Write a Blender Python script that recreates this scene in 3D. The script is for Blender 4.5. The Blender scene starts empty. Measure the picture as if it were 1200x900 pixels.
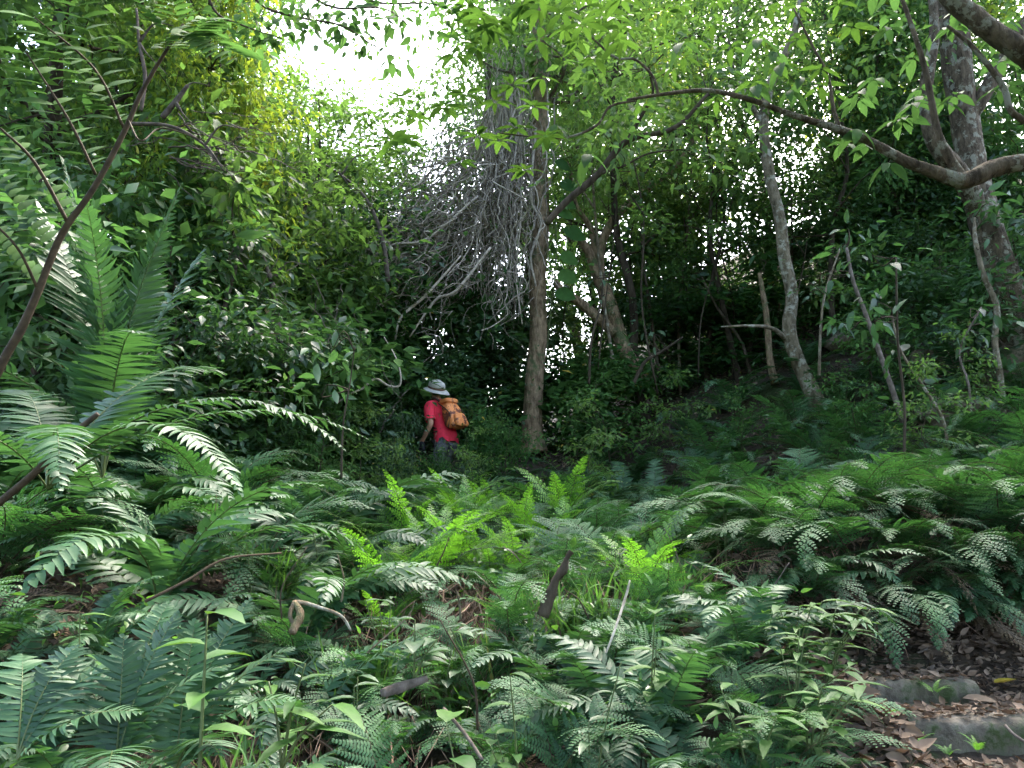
import bpy, math, random
import numpy as np
from mathutils import Vector, Matrix
rnd = random.Random(11)
rng = np.random.default_rng(11)
R = math.radians
S = bpy.context.scene
C = S.collection

# ------------------------------------------------------------------ camera
F = 936.0
PITCH = R(8)
CAM = np.array([0.0, 0.0, 1.5])
cd = bpy.data.cameras.new('camera'); cam = bpy.data.objects.new('camera', cd); C.objects.link(cam)
cam.location = CAM; cam.rotation_euler = (R(90) + PITCH, 0, 0)
cd.sensor_width = 36; cd.lens = 36 * F / 1200; cd.clip_start = 0.05; cd.clip_end = 3000
S.camera = cam

# ------------------------------------------------------------------ sky, sun, exposure
SUN_EL, SUN_AZ = R(52), R(24)          # azimuth measured from +Y (view direction) towards +X
w = bpy.data.worlds.new('World'); S.world = w; w.use_nodes = True
nt = w.node_tree; nt.nodes.clear()
sky = nt.nodes.new('ShaderNodeTexSky'); sky.sky_type = 'NISHITA'; sky.sun_disc = False
sky.sun_elevation = SUN_EL; sky.sun_rotation = SUN_AZ; sky.air_density = 1.0; sky.dust_density = 4.0; sky.ozone_density = 1.0
bg = nt.nodes.new('ShaderNodeBackground'); bg.inputs['Strength'].default_value = 0.15
wo = nt.nodes.new('ShaderNodeOutputWorld')
nt.links.new(sky.outputs[0], bg.inputs[0]); nt.links.new(bg.outputs[0], wo.inputs[0])
sd = bpy.data.lights.new('sun', 'SUN'); sd.energy = 1.5; sd.angle = R(18); sd.color = (1.0, 0.95, 0.84)
so = bpy.data.objects.new('sun', sd); C.objects.link(so)
sdir = Vector((math.sin(SUN_AZ) * math.cos(SUN_EL), math.cos(SUN_AZ) * math.cos(SUN_EL), math.sin(SUN_EL)))
so.rotation_euler = sdir.to_track_quat('Z', 'Y').to_euler(); so.location = (8, 20, 30)
vs = S.view_settings; vs.view_transform = 'Standard'; vs.look = 'None'; vs.gamma = 1; vs.use_curve_mapping = False
vs.exposure = 3.55
cy = S.cycles
cy.max_bounces = 9; cy.diffuse_bounces = 6; cy.glossy_bounces = 2; cy.transmission_bounces = 5; cy.transparent_max_bounces = 4
cy.caustics_reflective = False; cy.caustics_refractive = False; cy.sample_clamp_indirect = 6
cy.use_adaptive_sampling = True; cy.adaptive_threshold = 0.015
try:
    cy.use_denoising = True; cy.denoiser = 'OPENIMAGEDENOISE'; cy.denoising_input_passes = 'RGB_ALBEDO_NORMAL'
except Exception: pass

# ------------------------------------------------------------------ helpers
def at(px, py, d):
    """point at horizontal distance d in front of the camera along the line of sight of photo pixel (px, py)"""
    u = (px - 600) / F; v = (450 - py) / F
    yy = math.cos(PITCH) - v * math.sin(PITCH); zz = math.sin(PITCH) + v * math.cos(PITCH)
    return np.array([u * d / yy, d, CAM[2] + zz * d / yy])

PY = [-30, 0, 2.5, 3.8, 6, 8, 11, 12.5, 16, 20, 40, 300]
PZ = [-6, -0.02, 0.22, 0.45, 0.82, 1.05, 1.45, 2.15, 2.9, 3.3, 4.2, 5.0]
def sst(a, b, x):
    t = np.clip((x - a) / (b - a), 0, 1); return t * t * (3 - 2 * t)
def ground(x, y):
    x = np.asarray(x, float); y = np.asarray(y, float)
    z = np.interp(y, PY, PZ)
    a = 0.065 * np.maximum(0, x - 1.5) * np.maximum(0, y - 4)
    z = z + 7 * np.tanh(a / 7)
    b = 0.03 * np.maximum(0, -x - 2) * np.maximum(0, y - 3)
    z = z + 4 * np.tanh(b / 4)
    z = z + 0.35 * sst(0.9, 2.2, -x) * sst(2.6, 4.5, y) * (1 - sst(7, 10, y))
    n = (0.07 * np.sin(1.7 * x + 0.6 * y) * np.sin(1.3 * y - 0.4 * x) + 0.035 * np.sin(4.3 * x + 1) * np.sin(3.9 * y + 2) + 0.012 * np.sin(11 * x) * np.sin(9.3 * y + x))
    path = sst(1.45, 1.75, x) * (1 - sst(4.05, 4.5, y + 0.08 * np.sin(3 * x)))
    z = z + n * (1 - 0.85 * path)
    z = z + 0.22 * (1 - path) * sst(2.0, 3.2, y) * (1 - sst(5, 6.5, y)) * sst(-1.0, 1.0, x)     # fern bank beside the path
    z = z + 0.28 * sst(1.2, 1.7, x) * sst(4.45, 4.95, y) * (1 - sst(5.2, 7.5, y))
    zp = np.interp(y, [0, 2.9, 3.3, 3.6, 3.88, 4.1, 4.6, 5.2], [0.0, 0.26, 0.37, 0.40, 0.50, 0.60, 0.72, 0.8])
    return z * (1 - path) + zp * path
def gz(x, y): return float(ground(x, y))

class Geo:
    def __init__(s): s.V = []; s.Q = []; s.T = []; s.n = 0
    def add(s, v, q=None, t=None):
        v = np.asarray(v, float).reshape(-1, 3)
        if q is not None and len(q): s.Q.append(np.asarray(q, int).reshape(-1, 4) + s.n)
        if t is not None and len(t): s.T.append(np.asarray(t, int).reshape(-1, 3) + s.n)
        s.V.append(v); s.n += len(v)
    def arrays(s):
        V = np.concatenate(s.V) if s.V else np.zeros((0, 3))
        Q = np.concatenate(s.Q) if s.Q else np.zeros((0, 4), int)
        T = np.concatenate(s.T) if s.T else np.zeros((0, 3), int)
        return V, Q, T
    def add_geo(s, g, M=None):
        V, Q, T = g.arrays() if isinstance(g, Geo) else g
        if M is not None: V = V @ M[:3, :3].T + M[:3, 3]
        s.add(V, Q, T)
    def mesh(s, name, mat, smooth=True):
        V, Q, T = s.arrays()
        me = bpy.data.meshes.new(name)
        me.vertices.add(len(V)); me.vertices.foreach_set('co', V.astype(np.float32).ravel())
        nl = len(Q) * 4 + len(T) * 3
        me.loops.add(nl); me.loops.foreach_set('vertex_index', np.concatenate([Q.ravel(), T.ravel()]).astype(np.int32))
        me.polygons.add(len(Q) + len(T))
        st = np.concatenate([np.arange(len(Q)) * 4, len(Q) * 4 + np.arange(len(T)) * 3]).astype(np.int32)
        me.polygons.foreach_set('loop_start', st)
        me.polygons.foreach_set('use_smooth', np.full(len(Q) + len(T), smooth))
        me.update(calc_edges=True); me.validate()
        for m in (mat if isinstance(mat, (list, tuple)) else [mat]): me.materials.append(m)
        return me

def link(name, data, parent=None, loc=None, rot=None, scale=None):
    o = bpy.data.objects.new(name, data); C.objects.link(o)
    if parent is not None: o.parent = parent
    if loc is not None: o.location = loc
    if rot is not None: o.rotation_euler = rot
    if scale is not None: o.scale = (scale,) * 3 if isinstance(scale, (int, float)) else scale
    return o
def tag(o, label=None, cat=None, group=None, kind=None):
    if label: o['label'] = label
    if cat: o['category'] = cat
    if group: o['group'] = group
    if kind: o['kind'] = kind
    return o
def thing(name, label, cat, loc=(0, 0, 0), rotz=0, group=None, scale=None):
    return tag(link(name, None, None, loc, (0, 0, rotz), scale), label, cat, group)

def catmull(P, n=6):
    P = np.asarray(P, float); out = []
    Q = np.vstack([2 * P[0] - P[1], P, 2 * P[-1] - P[-2]])
    for i in range(1, len(Q) - 2):
        p0, p1, p2, p3 = Q[i - 1:i + 3]
        for k in range(n):
            t = k / n
            out.append(0.5 * (2 * p1 + (p2 - p0) * t + (2 * p0 - 5 * p1 + 4 * p2 - p3) * t * t + (-p0 + 3 * p1 - 3 * p2 + p3) * t ** 3))
    out.append(Q[-2]); return np.array(out)

def tube(g, P, rad, sides=7, lump=0.0, cap=True):
    P = np.asarray(P, float); n = len(P); rad = np.broadcast_to(np.asarray(rad, float), (n,))
    T = np.gradient(P, axis=0); T /= np.linalg.norm(T, axis=1)[:, None] + 1e-9
    ref = np.array([0.3, 0.9, 0.1]) if abs(T[0][2]) > 0.7 else np.array([0.0, 0.1, 1.0])
    U = np.cross(T, ref); U /= np.linalg.norm(U, axis=1)[:, None] + 1e-9
    W = np.cross(T, U)
    a = np.arange(sides) * 2 * np.pi / sides
    rr = rad[:, None] * np.ones(sides)[None]
    if lump: rr = rr * (1 + lump * rng.standard_normal((n, sides)) * 0.5 + lump * np.sin(3 * a + rng.random() * 6)[None])
    V = P[:, None] + rr[..., None] * (np.cos(a)[None, :, None] * U[:, None] + np.sin(a)[None, :, None] * W[:, None])
    i = np.arange(n - 1)[:, None] * sides; j = np.arange(sides)[None]; j2 = (j + 1) % sides
    Q = np.stack([i + j, i + j2, i + sides + j2, i + sides + j], -1).reshape(-1, 4)
    V = V.reshape(-1, 3); Tt = []
    if cap:
        V = np.vstack([V, P[0], P[-1]]); b0 = n * sides; b1 = b0 + 1
        for k in range(sides):
            Tt.append((b0, (k + 1) % sides, k)); Tt.append((b1, (n - 1) * sides + k, (n - 1) * sides + (k + 1) % sides))
    g.add(V, Q, Tt)

def pxline(pts):
    """(px, py, distance, radius_m) way-points -> smooth centre line and radii"""
    A = np.array([np.append(at(p[0], p[1], p[2]), p[3]) for p in pts]); B = catmull(A, 7)
    return B[:, :3], np.maximum(B[:, 3], 0.002)

# ------------------------------------------------------------------ materials
def mat(name): 
    m = bpy.data.materials.new(name); m.use_nodes = True; nt = m.node_tree; nt.nodes.clear()
    out = nt.nodes.new('ShaderNodeOutputMaterial'); return m, nt, out
def leafmat(name, ca, cb, trans, rough=0.42, tfac=0.35, yellow=0.0, spec=0.5, back=1.25, objr=0.35):
    m, nt, out = mat(name); N = nt.nodes.new; L = nt.links.new
    geo = N('ShaderNodeNewGeometry'); oi = N('ShaderNodeObjectInfo')
    mx = N('ShaderNodeMix'); mx.data_type = 'RGBA'; L(geo.outputs['Random Per Island'], mx.inputs[0])
    mx.inputs[6].default_value = (*ca, 1); mx.inputs[7].default_value = (*cb, 1)
    hsv = N('ShaderNodeHueSaturation'); L(mx.outputs[2], hsv.inputs['Color'])
    mr = N('ShaderNodeMapRange'); L(oi.outputs['Random'], mr.inputs[0]); mr.inputs[3].default_value = 1 - objr; mr.inputs[4].default_value = 1 + objr
    L(mr.outputs[0], hsv.inputs['Value'])
    mh = N('ShaderNodeMapRange'); L(oi.outputs['Random'], mh.inputs[0]); mh.inputs[3].default_value = 0.52; mh.inputs[4].default_value = 0.485
    L(mh.outputs[0], hsv.inputs['Hue'])
    col = hsv.outputs[0]
    if yellow:
        st = N('ShaderNodeMath'); st.operation = 'GREATER_THAN'; st.inputs[1].default_value = 1 - yellow
        wn = N('ShaderNodeTexWhiteNoise'); wn.noise_dimensions = '1D'; L(geo.outputs['Random Per Island'], wn.inputs['W']); L(wn.outputs[0], st.inputs[0])
        my = N('ShaderNodeMix'); my.data_type = 'RGBA'; L(st.outputs[0], my.inputs[0]); L(col, my.inputs[6]); my.inputs[7].default_value = (0.30, 0.22, 0.03, 1); col = my.outputs[2]
    # blotchy variation over the blade
    tc = N('ShaderNodeTexCoord'); no = N('ShaderNodeTexNoise'); no.inputs['Scale'].default_value = 14; no.inputs['Detail'].default_value = 3; L(tc.outputs['Object'], no.inputs['Vector'])
    mn = N('ShaderNodeMapRange'); L(no.outputs[0], mn.inputs[0]); mn.inputs[1].default_value = 0.3; mn.inputs[2].default_value = 0.7; mn.inputs[3].default_value = 0.75; mn.inputs[4].default_value = 1.25
    h2 = N('ShaderNodeHueSaturation'); L(col, h2.inputs['Color']); L(mn.outputs[0], h2.inputs['Value'])
    bk = N('ShaderNodeMix'); bk.data_type = 'RGBA'; L(geo.outputs['Backfacing'], bk.inputs[0]); L(h2.outputs[0], bk.inputs[6])
    h3 = N('ShaderNodeHueSaturation'); L(h2.outputs[0], h3.inputs['Color']); h3.inputs['Value'].default_value = back; h3.inputs['Saturation'].default_value = 0.85; L(h3.outputs[0], bk.inputs[7])
    p = N('ShaderNodeBsdfPrincipled'); L(bk.outputs[2], p.inputs['Base Color']); p.inputs['Roughness'].default_value = rough
    p.inputs['Specular IOR Level'].default_value = spec
    t = N('ShaderNodeBsdfTranslucent')
    tm = N('ShaderNodeMix'); tm.data_type = 'RGBA'; tm.blend_type = 'MULTIPLY'; tm.inputs[0].default_value = 1.0
    t2 = N('ShaderNodeMapRange'); L(geo.outputs['Random Per Island'], t2.inputs[0]); t2.inputs[3].default_value = 0.6; t2.inputs[4].default_value = 1.2
    tm.inputs[6].default_value = (*trans, 1); L(t2.outputs[0], tm.inputs[7]); L(tm.outputs[2], t.inputs['Color'])
    ms = N('ShaderNodeMixShader'); ms.inputs[0].default_value = tfac; L(p.outputs[0], ms.inputs[1]); L(t.outputs[0], ms.inputs[2]); L(ms.outputs[0], out.inputs[0])
    return m
def solid(name, ca, cb, scale=8, rough=0.85, bump=0.4, stretch=(1, 1, 1), cc=None, cscale=3, spec=0.3, bdist=0.02, objr=0.0, thr=(0.52, 0.62)):
    m, nt, out = mat(name); N = nt.nodes.new; L = nt.links.new
    tc = N('ShaderNodeTexCoord'); mp = N('ShaderNodeMapping'); mp.inputs['Scale'].default_value = stretch; L(tc.outputs['Object'], mp.inputs[0])
    no = N('ShaderNodeTexNoise'); no.inputs['Scale'].default_value = scale; no.inputs['Detail'].default_value = 8; no.inputs['Roughness'].default_value = 0.65; L(mp.outputs[0], no.inputs['Vector'])
    cr = N('ShaderNodeMapRange'); L(no.outputs[0], cr.inputs[0]); cr.inputs[1].default_value = 0.35; cr.inputs[2].default_value = 0.65
    mx = N('ShaderNodeMix'); mx.data_type = 'RGBA'; L(cr.outputs[0], mx.inputs[0]); mx.inputs[6].default_value = (*ca, 1); mx.inputs[7].default_value = (*cb, 1)
    col = mx.outputs[2]
    if cc:
        n2 = N('ShaderNodeTexNoise'); n2.inputs['Scale'].default_value = cscale; n2.inputs['Detail'].default_value = 6; n2.inputs['Roughness'].default_value = 0.7; L(tc.outputs['Object'], n2.inputs['Vector'])
        c2 = N('ShaderNodeMapRange'); L(n2.outputs[0], c2.inputs[0]); c2.inputs[1].default_value = thr[0]; c2.inputs[2].default_value = thr[1]
        m2 = N('ShaderNodeMix'); m2.data_type = 'RGBA'; L(c2.outputs[0], m2.inputs[0]); L(col, m2.inputs[6]); m2.inputs[7].default_value = (*cc, 1); col = m2.outputs[2]
    if objr:
        oi = N('ShaderNodeObjectInfo'); ge = N('ShaderNodeNewGeometry'); ad = N('ShaderNodeMath'); ad.operation = 'ADD'
        L(oi.outputs['Random'], ad.inputs[0]); L(ge.outputs['Random Per Island'], ad.inputs[1])
        mr = N('ShaderNodeMapRange'); L(ad.outputs[0], mr.inputs[0]); mr.inputs[2].default_value = 2; mr.inputs[3].default_value = 1 - objr; mr.inputs[4].default_value = 1 + objr
        hs = N('ShaderNodeHueSaturation'); L(col, hs.inputs['Color']); L(mr.outputs[0], hs.inputs['Value']); col = hs.outputs[0]
    p = N('ShaderNodeBsdfPrincipled'); L(col, p.inputs['Base Color']); p.inputs['Roughness'].default_value = rough; p.inputs['Specular IOR Level'].default_value = spec
    b = N('ShaderNodeBump'); b.inputs['Strength'].default_value = bump; b.inputs['Distance'].default_value = bdist; L(no.outputs[0], b.inputs['Height']); L(b.outputs[0], p.inputs['Normal'])
    L(p.outputs[0], out.inputs[0]); return m

M = {}
M['leaf_a'] = leafmat('canopy_leaf_green', (0.036, 0.080, 0.020), (0.075, 0.130, 0.032), (0.15, 0.29, 0.045), 0.6, 0.43, 0.006, 0.25)
M['leaf_b'] = leafmat('canopy_leaf_dark', (0.020, 0.062, 0.014), (0.045, 0.11, 0.022), (0.09, 0.20, 0.04), 0.7, 0.34, 0.004, 0.12)
M['leaf_y'] = leafmat('canopy_leaf_lime', (0.055, 0.13, 0.012), (0.10, 0.19, 0.016), (0.28, 0.38, 0.03), 0.6, 0.5, 0.02, 0.3)  # yellow of sunlit, backlit leaves put into the leaf colour
M['leaf_big'] = leafmat('broad_leaf', (0.028, 0.085, 0.016), (0.055, 0.13, 0.024), (0.10, 0.21, 0.025), 0.55, 0.30, 0.006, 0.25)
M['leaf_dk'] = leafmat('understory_leaf_glossy', (0.022, 0.058, 0.024), (0.048, 0.100, 0.040), (0.09, 0.22, 0.04), 0.45, 0.34, 0.002, 0.4)
M['fern'] = leafmat('fern_blade', (0.025, 0.074, 0.027), (0.046, 0.115, 0.041), (0.07, 0.21, 0.03), 0.6, 0.28, 0, 0.2)
M['fern_g'] = leafmat('fern_blade_lime', (0.06, 0.17, 0.018), (0.095, 0.21, 0.022), (0.18, 0.46, 0.025), 0.5, 0.45, 0, 0.25)
M['fern_s'] = leafmat('sword_fern_blade', (0.022, 0.066, 0.026), (0.040, 0.098, 0.038), (0.07, 0.19, 0.035), 0.5, 0.27, 0, 0.28)
M['weed'] = leafmat('small_herb_leaf', (0.035, 0.09, 0.018), (0.08, 0.16, 0.03), (0.12, 0.28, 0.025), 0.4, 0.35, 0.01)
M['stem_g'] = solid('green_stem', (0.05, 0.075, 0.02), (0.09, 0.11, 0.035), 20, 0.5, 0.2)
M['stem_b'] = solid('brown_stalk', (0.03, 0.02, 0.012), (0.075, 0.052, 0.03), 20, 0.8, 0.3, spec=0.2)
M['bark'] = solid('grey_brown_bark', (0.035, 0.026, 0.017), (0.15, 0.115, 0.078), 18, 0.95, 1.0, (1, 1, 0.35), (0.21, 0.20, 0.15), 7, spec=0.1, bdist=0.05, thr=(0.53, 0.58))
M['bark_o'] = solid('warm_rough_bark', (0.10, 0.066, 0.040), (0.36, 0.255, 0.16), 18, 0.95, 1.0, (1, 1, 0.4), (0.10, 0.12, 0.055), 4, spec=0.1, bdist=0.06)
M['bark_p'] = solid('pale_lichen_bark', (0.07, 0.055, 0.035), (0.25, 0.20, 0.135), 16, 0.95, 1.0, (1, 1, 0.4), (0.36, 0.34, 0.27), 7, spec=0.1, bdist=0.04)
M['bark_d'] = solid('dark_bark', (0.025, 0.019, 0.013), (0.085, 0.065, 0.045), 12, 0.95, 0.8, (1, 1, 0.3), spec=0.1, objr=0.3)
M['vine'] = solid('pale_vine_bark', (0.20, 0.165, 0.125), (0.44, 0.375, 0.30), 16, 0.9, 0.5, spec=0.15, objr=0.5)
M['twig'] = solid('dry_twig', (0.05, 0.038, 0.03), (0.15, 0.12, 0.10), 16, 0.9, 0.4, spec=0.15, objr=0.5)
M['soil'] = solid('forest_soil', (0.016, 0.011, 0.007), (0.055, 0.038, 0.024), 5, 0.95, 1.0, cc=(0.03, 0.045, 0.014), cscale=1.2, bdist=0.06)
M['stone'] = solid('mossy_stone', (0.055, 0.044, 0.032), (0.21, 0.18, 0.14), 10, 0.9, 0.9, cc=(0.035, 0.05, 0.015), cscale=5, bdist=0.03, thr=(0.48, 0.6))
M['rock'] = solid('brown_rock', (0.09, 0.068, 0.045), (0.24, 0.19, 0.14), 5, 0.95, 1.0, cc=(0.03, 0.045, 0.015), cscale=3, bdist=0.05)
M['litter'] = leafmat('dead_leaf', (0.045, 0.030, 0.022), (0.24, 0.165, 0.12), (0.14, 0.07, 0.025), 0.8, 0.12, 0.0, 0.2, 1.1, 0.2)
M['thatch'] = leafmat('dead_frond', (0.05, 0.033, 0.02), (0.20, 0.135, 0.085), (0.10, 0.06, 0.03), 0.85, 0.12, 0, 0.2, 1.1)
M['yleaf'] = leafmat('yellow_leaf', (0.45, 0.30, 0.03), (0.55, 0.38, 0.04), (0.5, 0.35, 0.03), 0.5, 0.3)

# ------------------------------------------------------------------ setting: ground
def build_ground():
    s = np.linspace(-1, 1, 330); xs = 4 * s + 296 * np.sign(s) * np.abs(s) ** 5
    xs = 9 * s + 290 * np.sign(s) * np.abs(s) ** 7
    t = np.linspace(0, 1, 380); ys = -12 + 30 * t + 400 * t ** 8
    X, Y = np.meshgrid(xs, ys); Z = ground(X, Y)
    n, m = X.shape; i = np.arange(n - 1)[:, None] * m; j = np.arange(m - 1)[None]
    Q = np.stack([i + j, i + j + 1, i + m + j + 1, i + m + j], -1).reshape(-1, 4)
    g = Geo(); g.add(np.stack([X, Y, Z], -1).reshape(-1, 3), Q)
    tag(link('ground', g.mesh('ground', M['soil'])), kind='structure')
build_ground()

# ------------------------------------------------------------------ leaf templates
def leaf_t(wd=0.42, droop=0.25, fold=0.12, tipw=0.6):
    """blade of length 1 along +X"""
    xs = [0.0, 0.16, 0.42, 0.72, 1.0]; hw = [0.02, 0.72, 1.0, tipw, 0.0]
    V = []; 
    for x, h in zip(xs, hw):
        zc = -droop * x * x; y = h * wd / 2
        V += [(x, y, zc + fold * y * 2), (x, 0, zc), (x, -y, zc + fold * y * 2)]
    Q = []
    for k in range(4):
        a = 3 * k; Q += [(a, a + 1, a + 4, a + 3), (a + 1, a + 2, a + 5, a + 4)]
    return np.array(V), np.array(Q), np.zeros((0, 3), int)
def leaf_s(wd=0.45, droop=0.2, fold=0.15):
    """cheap blade for far crowns: 6 verts 4 tris-ish"""
    V = np.array([(0, 0, 0), (0.42, wd / 2, fold * wd - droop * .17), (0.42, 0, -droop * .17), (0.42, -wd / 2, fold * wd - droop * .17), (1, 0, -droop)])
    T = np.array([(0, 2, 1), (0, 3, 2), (1, 2, 4), (2, 3, 4)])
    return V, np.zeros((0, 4), int), T
def frames(D, up):
    D = D / (np.linalg.norm(D, axis=1)[:, None] + 1e-9)
    Yv = np.cross(up, D); Yv /= np.linalg.norm(Yv, axis=1)[:, None] + 1e-9
    Zv = np.cross(D, Yv)
    return np.stack([D, Yv, Zv], -1)
def scatter(g, tpl, P, Rm, Sc):
    V, Q, T = tpl; N = len(P); nv = len(V)
    W = np.einsum('nij,vj->nvi', Rm, V) * np.asarray(Sc)[:, None, None] + P[:, None]
    off = (np.arange(N) * nv)[:, None, None]
    g.add(W.reshape(-1, 3), (Q[None] + off).reshape(-1, 4) if len(Q) else None, (T[None] + off).reshape(-1, 3) if len(T) else None)
def clump_leaves(g, tpl, centres, n, spread, size, down=0.3, flat=0.6, outw=1.0):
    centres = np.asarray(centres); N = len(centres) * n
    Cc = np.repeat(centres, n, 0)
    off = rng.standard_normal((N, 3)) * spread * np.array([1, 1, flat]) * np.repeat(rng.uniform(0.45, 1.5, len(centres)), n)[:, None]
    P = Cc + off
    D = outw * off / (np.linalg.norm(off, axis=1)[:, None] + 1e-6) + rng.standard_normal((N, 3)) * 0.55 + np.array([0, 0, -down])
    up = np.array([0, 0, 1.0]) + rng.standard_normal((N, 3)) * 0.5
    scatter(g, tpl, P, frames(D, up), size * rng.uniform(0.55, 1.35, N) * np.repeat(rng.uniform(0.7, 1.35, len(centres)), n))

# ------------------------------------------------------------------ trees
def grow(seed, H, r0, nl, spread, low=0.3, subs=4, lean=0.0, limb_up=0.5, wiggle=0.25):
    """trunk and limbs; returns Geo and the clump centres at the twig ends"""
    q = np.random.default_rng(seed); g = Geo(); cl = []
    n = 10; P = np.zeros((n, 3)); P[:, 2] = np.linspace(-0.2, H, n)
    wob = np.cumsum(q.standard_normal((n, 2)) * wiggle * H / n * 0.5, 0); wob -= wob[0]; P[:, :2] += wob; P[:, 0] += lean * np.linspace(0, 1, n) ** 1.5 * H
    B = catmull(P, 3); rad = r0 * (1 - 0.85 * np.linspace(0, 1, len(B))); rad[0] *= 1.35; rad[1] *= 1.15
    tube(g, B, rad, 8, 0.07)
    for k in range(nl):
        t = low + (1 - low) * (k + q.random()) / nl; i = min(len(B) - 1, int(t * (len(B) - 1))); p = B[i]
        a = k * 2.4 + q.random() * 0.8; L = spread * (1.15 - 0.65 * abs(t - 0.55)) * q.uniform(0.65, 1.1)
        d = np.array([math.cos(a), math.sin(a), limb_up * q.uniform(0.2, 1.4)])
        pts = [p]; 
        for s in range(4):
            d = d + q.standard_normal(3) * 0.28 + np.array([0, 0, 0.06]); d /= np.linalg.norm(d); pts.append(pts[-1] + d * L / 4)
        pts = catmull(pts, 2); rr = max(0.008, rad[i] * 0.42); tube(g, pts, np.linspace(rr, 0.006, len(pts)), 5)
        cl.append(pts[-1]); cl.append(pts[-3] + q.standard_normal(3) * 0.1)
        for s in range(subs):
            j = int(q.uniform(0.3, 0.95) * (len(pts) - 1)); e = q.standard_normal(3) * 0.7 + d * 0.6; e /= np.linalg.norm(e)
            m = pts[j] + e * L * 0.25 + q.standard_normal(3) * 0.05; z = m + e * L * q.uniform(0.12, 0.3) + q.standard_normal(3) * 0.12
            tube(g, np.array([pts[j], m, z]), [rr * 0.4, rr * 0.25, 0.004], 4); cl.append(z); cl.append(m)
    return g, np.array(cl)

PROTO = {}
def proto(key, seed, H, r0, nl, spread, low, leafn, leafsp, leafsz, lm, bm, tpl=None, **kw):
    g, cl = grow(seed, H, r0, nl, spread, low, **kw)
    c = Geo(); clump_leaves(c, tpl or leaf_s(), cl, leafn, leafsp, leafsz)
    PROTO[key] = (g.mesh(key + '_trunk', M[bm]), c.mesh(key + '_crown', M[lm]))
for s in range(3): proto('tall%d' % s, 20 + s, 10.5, 0.15, 20, 2.5, 0.28, 78, 0.27, 0.145, ['leaf_a', 'leaf_b', 'leaf_a'][s], 'bark_d')
for s in range(2): proto('lime%d' % s, 30 + s, 9.5, 0.12, 18, 2.3, 0.30, 66, 0.27, 0.145, 'leaf_y' if s else 'leaf_a', 'bark_d')
for s in range(2): proto('airy%d' % s, 40 + s, 8.0, 0.07, 14, 2.0, 0.3, 36, 0.24, 0.12, ['leaf_a', 'leaf_b'][s], 'bark_d', wiggle=0.4)
for s in range(3): proto('bush%d' % s, 50 + s, 2.4, 0.05, 14, 1.25, 0.02, [44, 30, 60][s], 0.20, [0.12, 0.17, 0.085][s], ['leaf_dk', 'leaf_b', 'leaf_dk'][s], 'bark_d', tpl=leaf_s(0.42), wiggle=0.35)
for s in range(2): proto('sap%d' % s, 60 + s, 3.2, 0.018, 8, 0.9, 0.2, 16, 0.16, 0.13, ['leaf_b', 'leaf_a'][s], 'bark_d', tpl=leaf_t(0.4), subs=2, wiggle=0.5)
proto('bush3', 53, 2.6, 0.05, 16, 1.3, 0.02, 44, 0.20, 0.13, 'leaf_a', 'bark_d', tpl=leaf_s(0.45), wiggle=0.35)
NAMES = {'tall': 'forest_tree', 'lime': 'leafy_tree', 'airy': 'slender_tree', 'bush': 'shrub', 'sap': 'sapling'}
def plant(key, px, d, label, cat, group=None, H=1.0, W=None, rz=None, sink=0.0, py=None, name=None, tilt=0):
    x = at(px, py if py else 480, d)[0]; z = gz(x, d) - sink
    t = thing(name or NAMES[key[:-1]], label, cat, (x, d, z), rnd.uniform(0, 6.28) if rz is None else rz, group, (W or H, W or H, H))
    t.rotation_euler[0] = tilt
    a, b = PROTO[key]; link('trunk', a, t); link('crown', b, t); return t

G1 = 'trees of the forest wall'
# unseen trees added beside and behind the camera only to shade the foreground
for k_, (x_, y_) in enumerate([(-3.6, 0.4), (3.8, 0.2), (0.2, -1.6), (6.2, 1.4), (-6.5, 2.2)]):
    t_ = thing('forest_tree', ['unseen tree added just left of the viewer for shade', 'unseen tree added just right of the viewer for shade', 'unseen tree added straight behind the viewer for shade', 'shade tree added right of the steps, outside the picture', 'shade tree added left of the giant ferns, outside the picture'][k_], 'tree', (x_, y_, gz(x_, y_)), k_ * 1.3)
    a_, b_ = PROTO['tall%d' % (k_ % 3)]; t_.scale = (1.05, 1.05, 1.35); link('trunk', a_, t_); link('crown', b_, t_)
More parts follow.
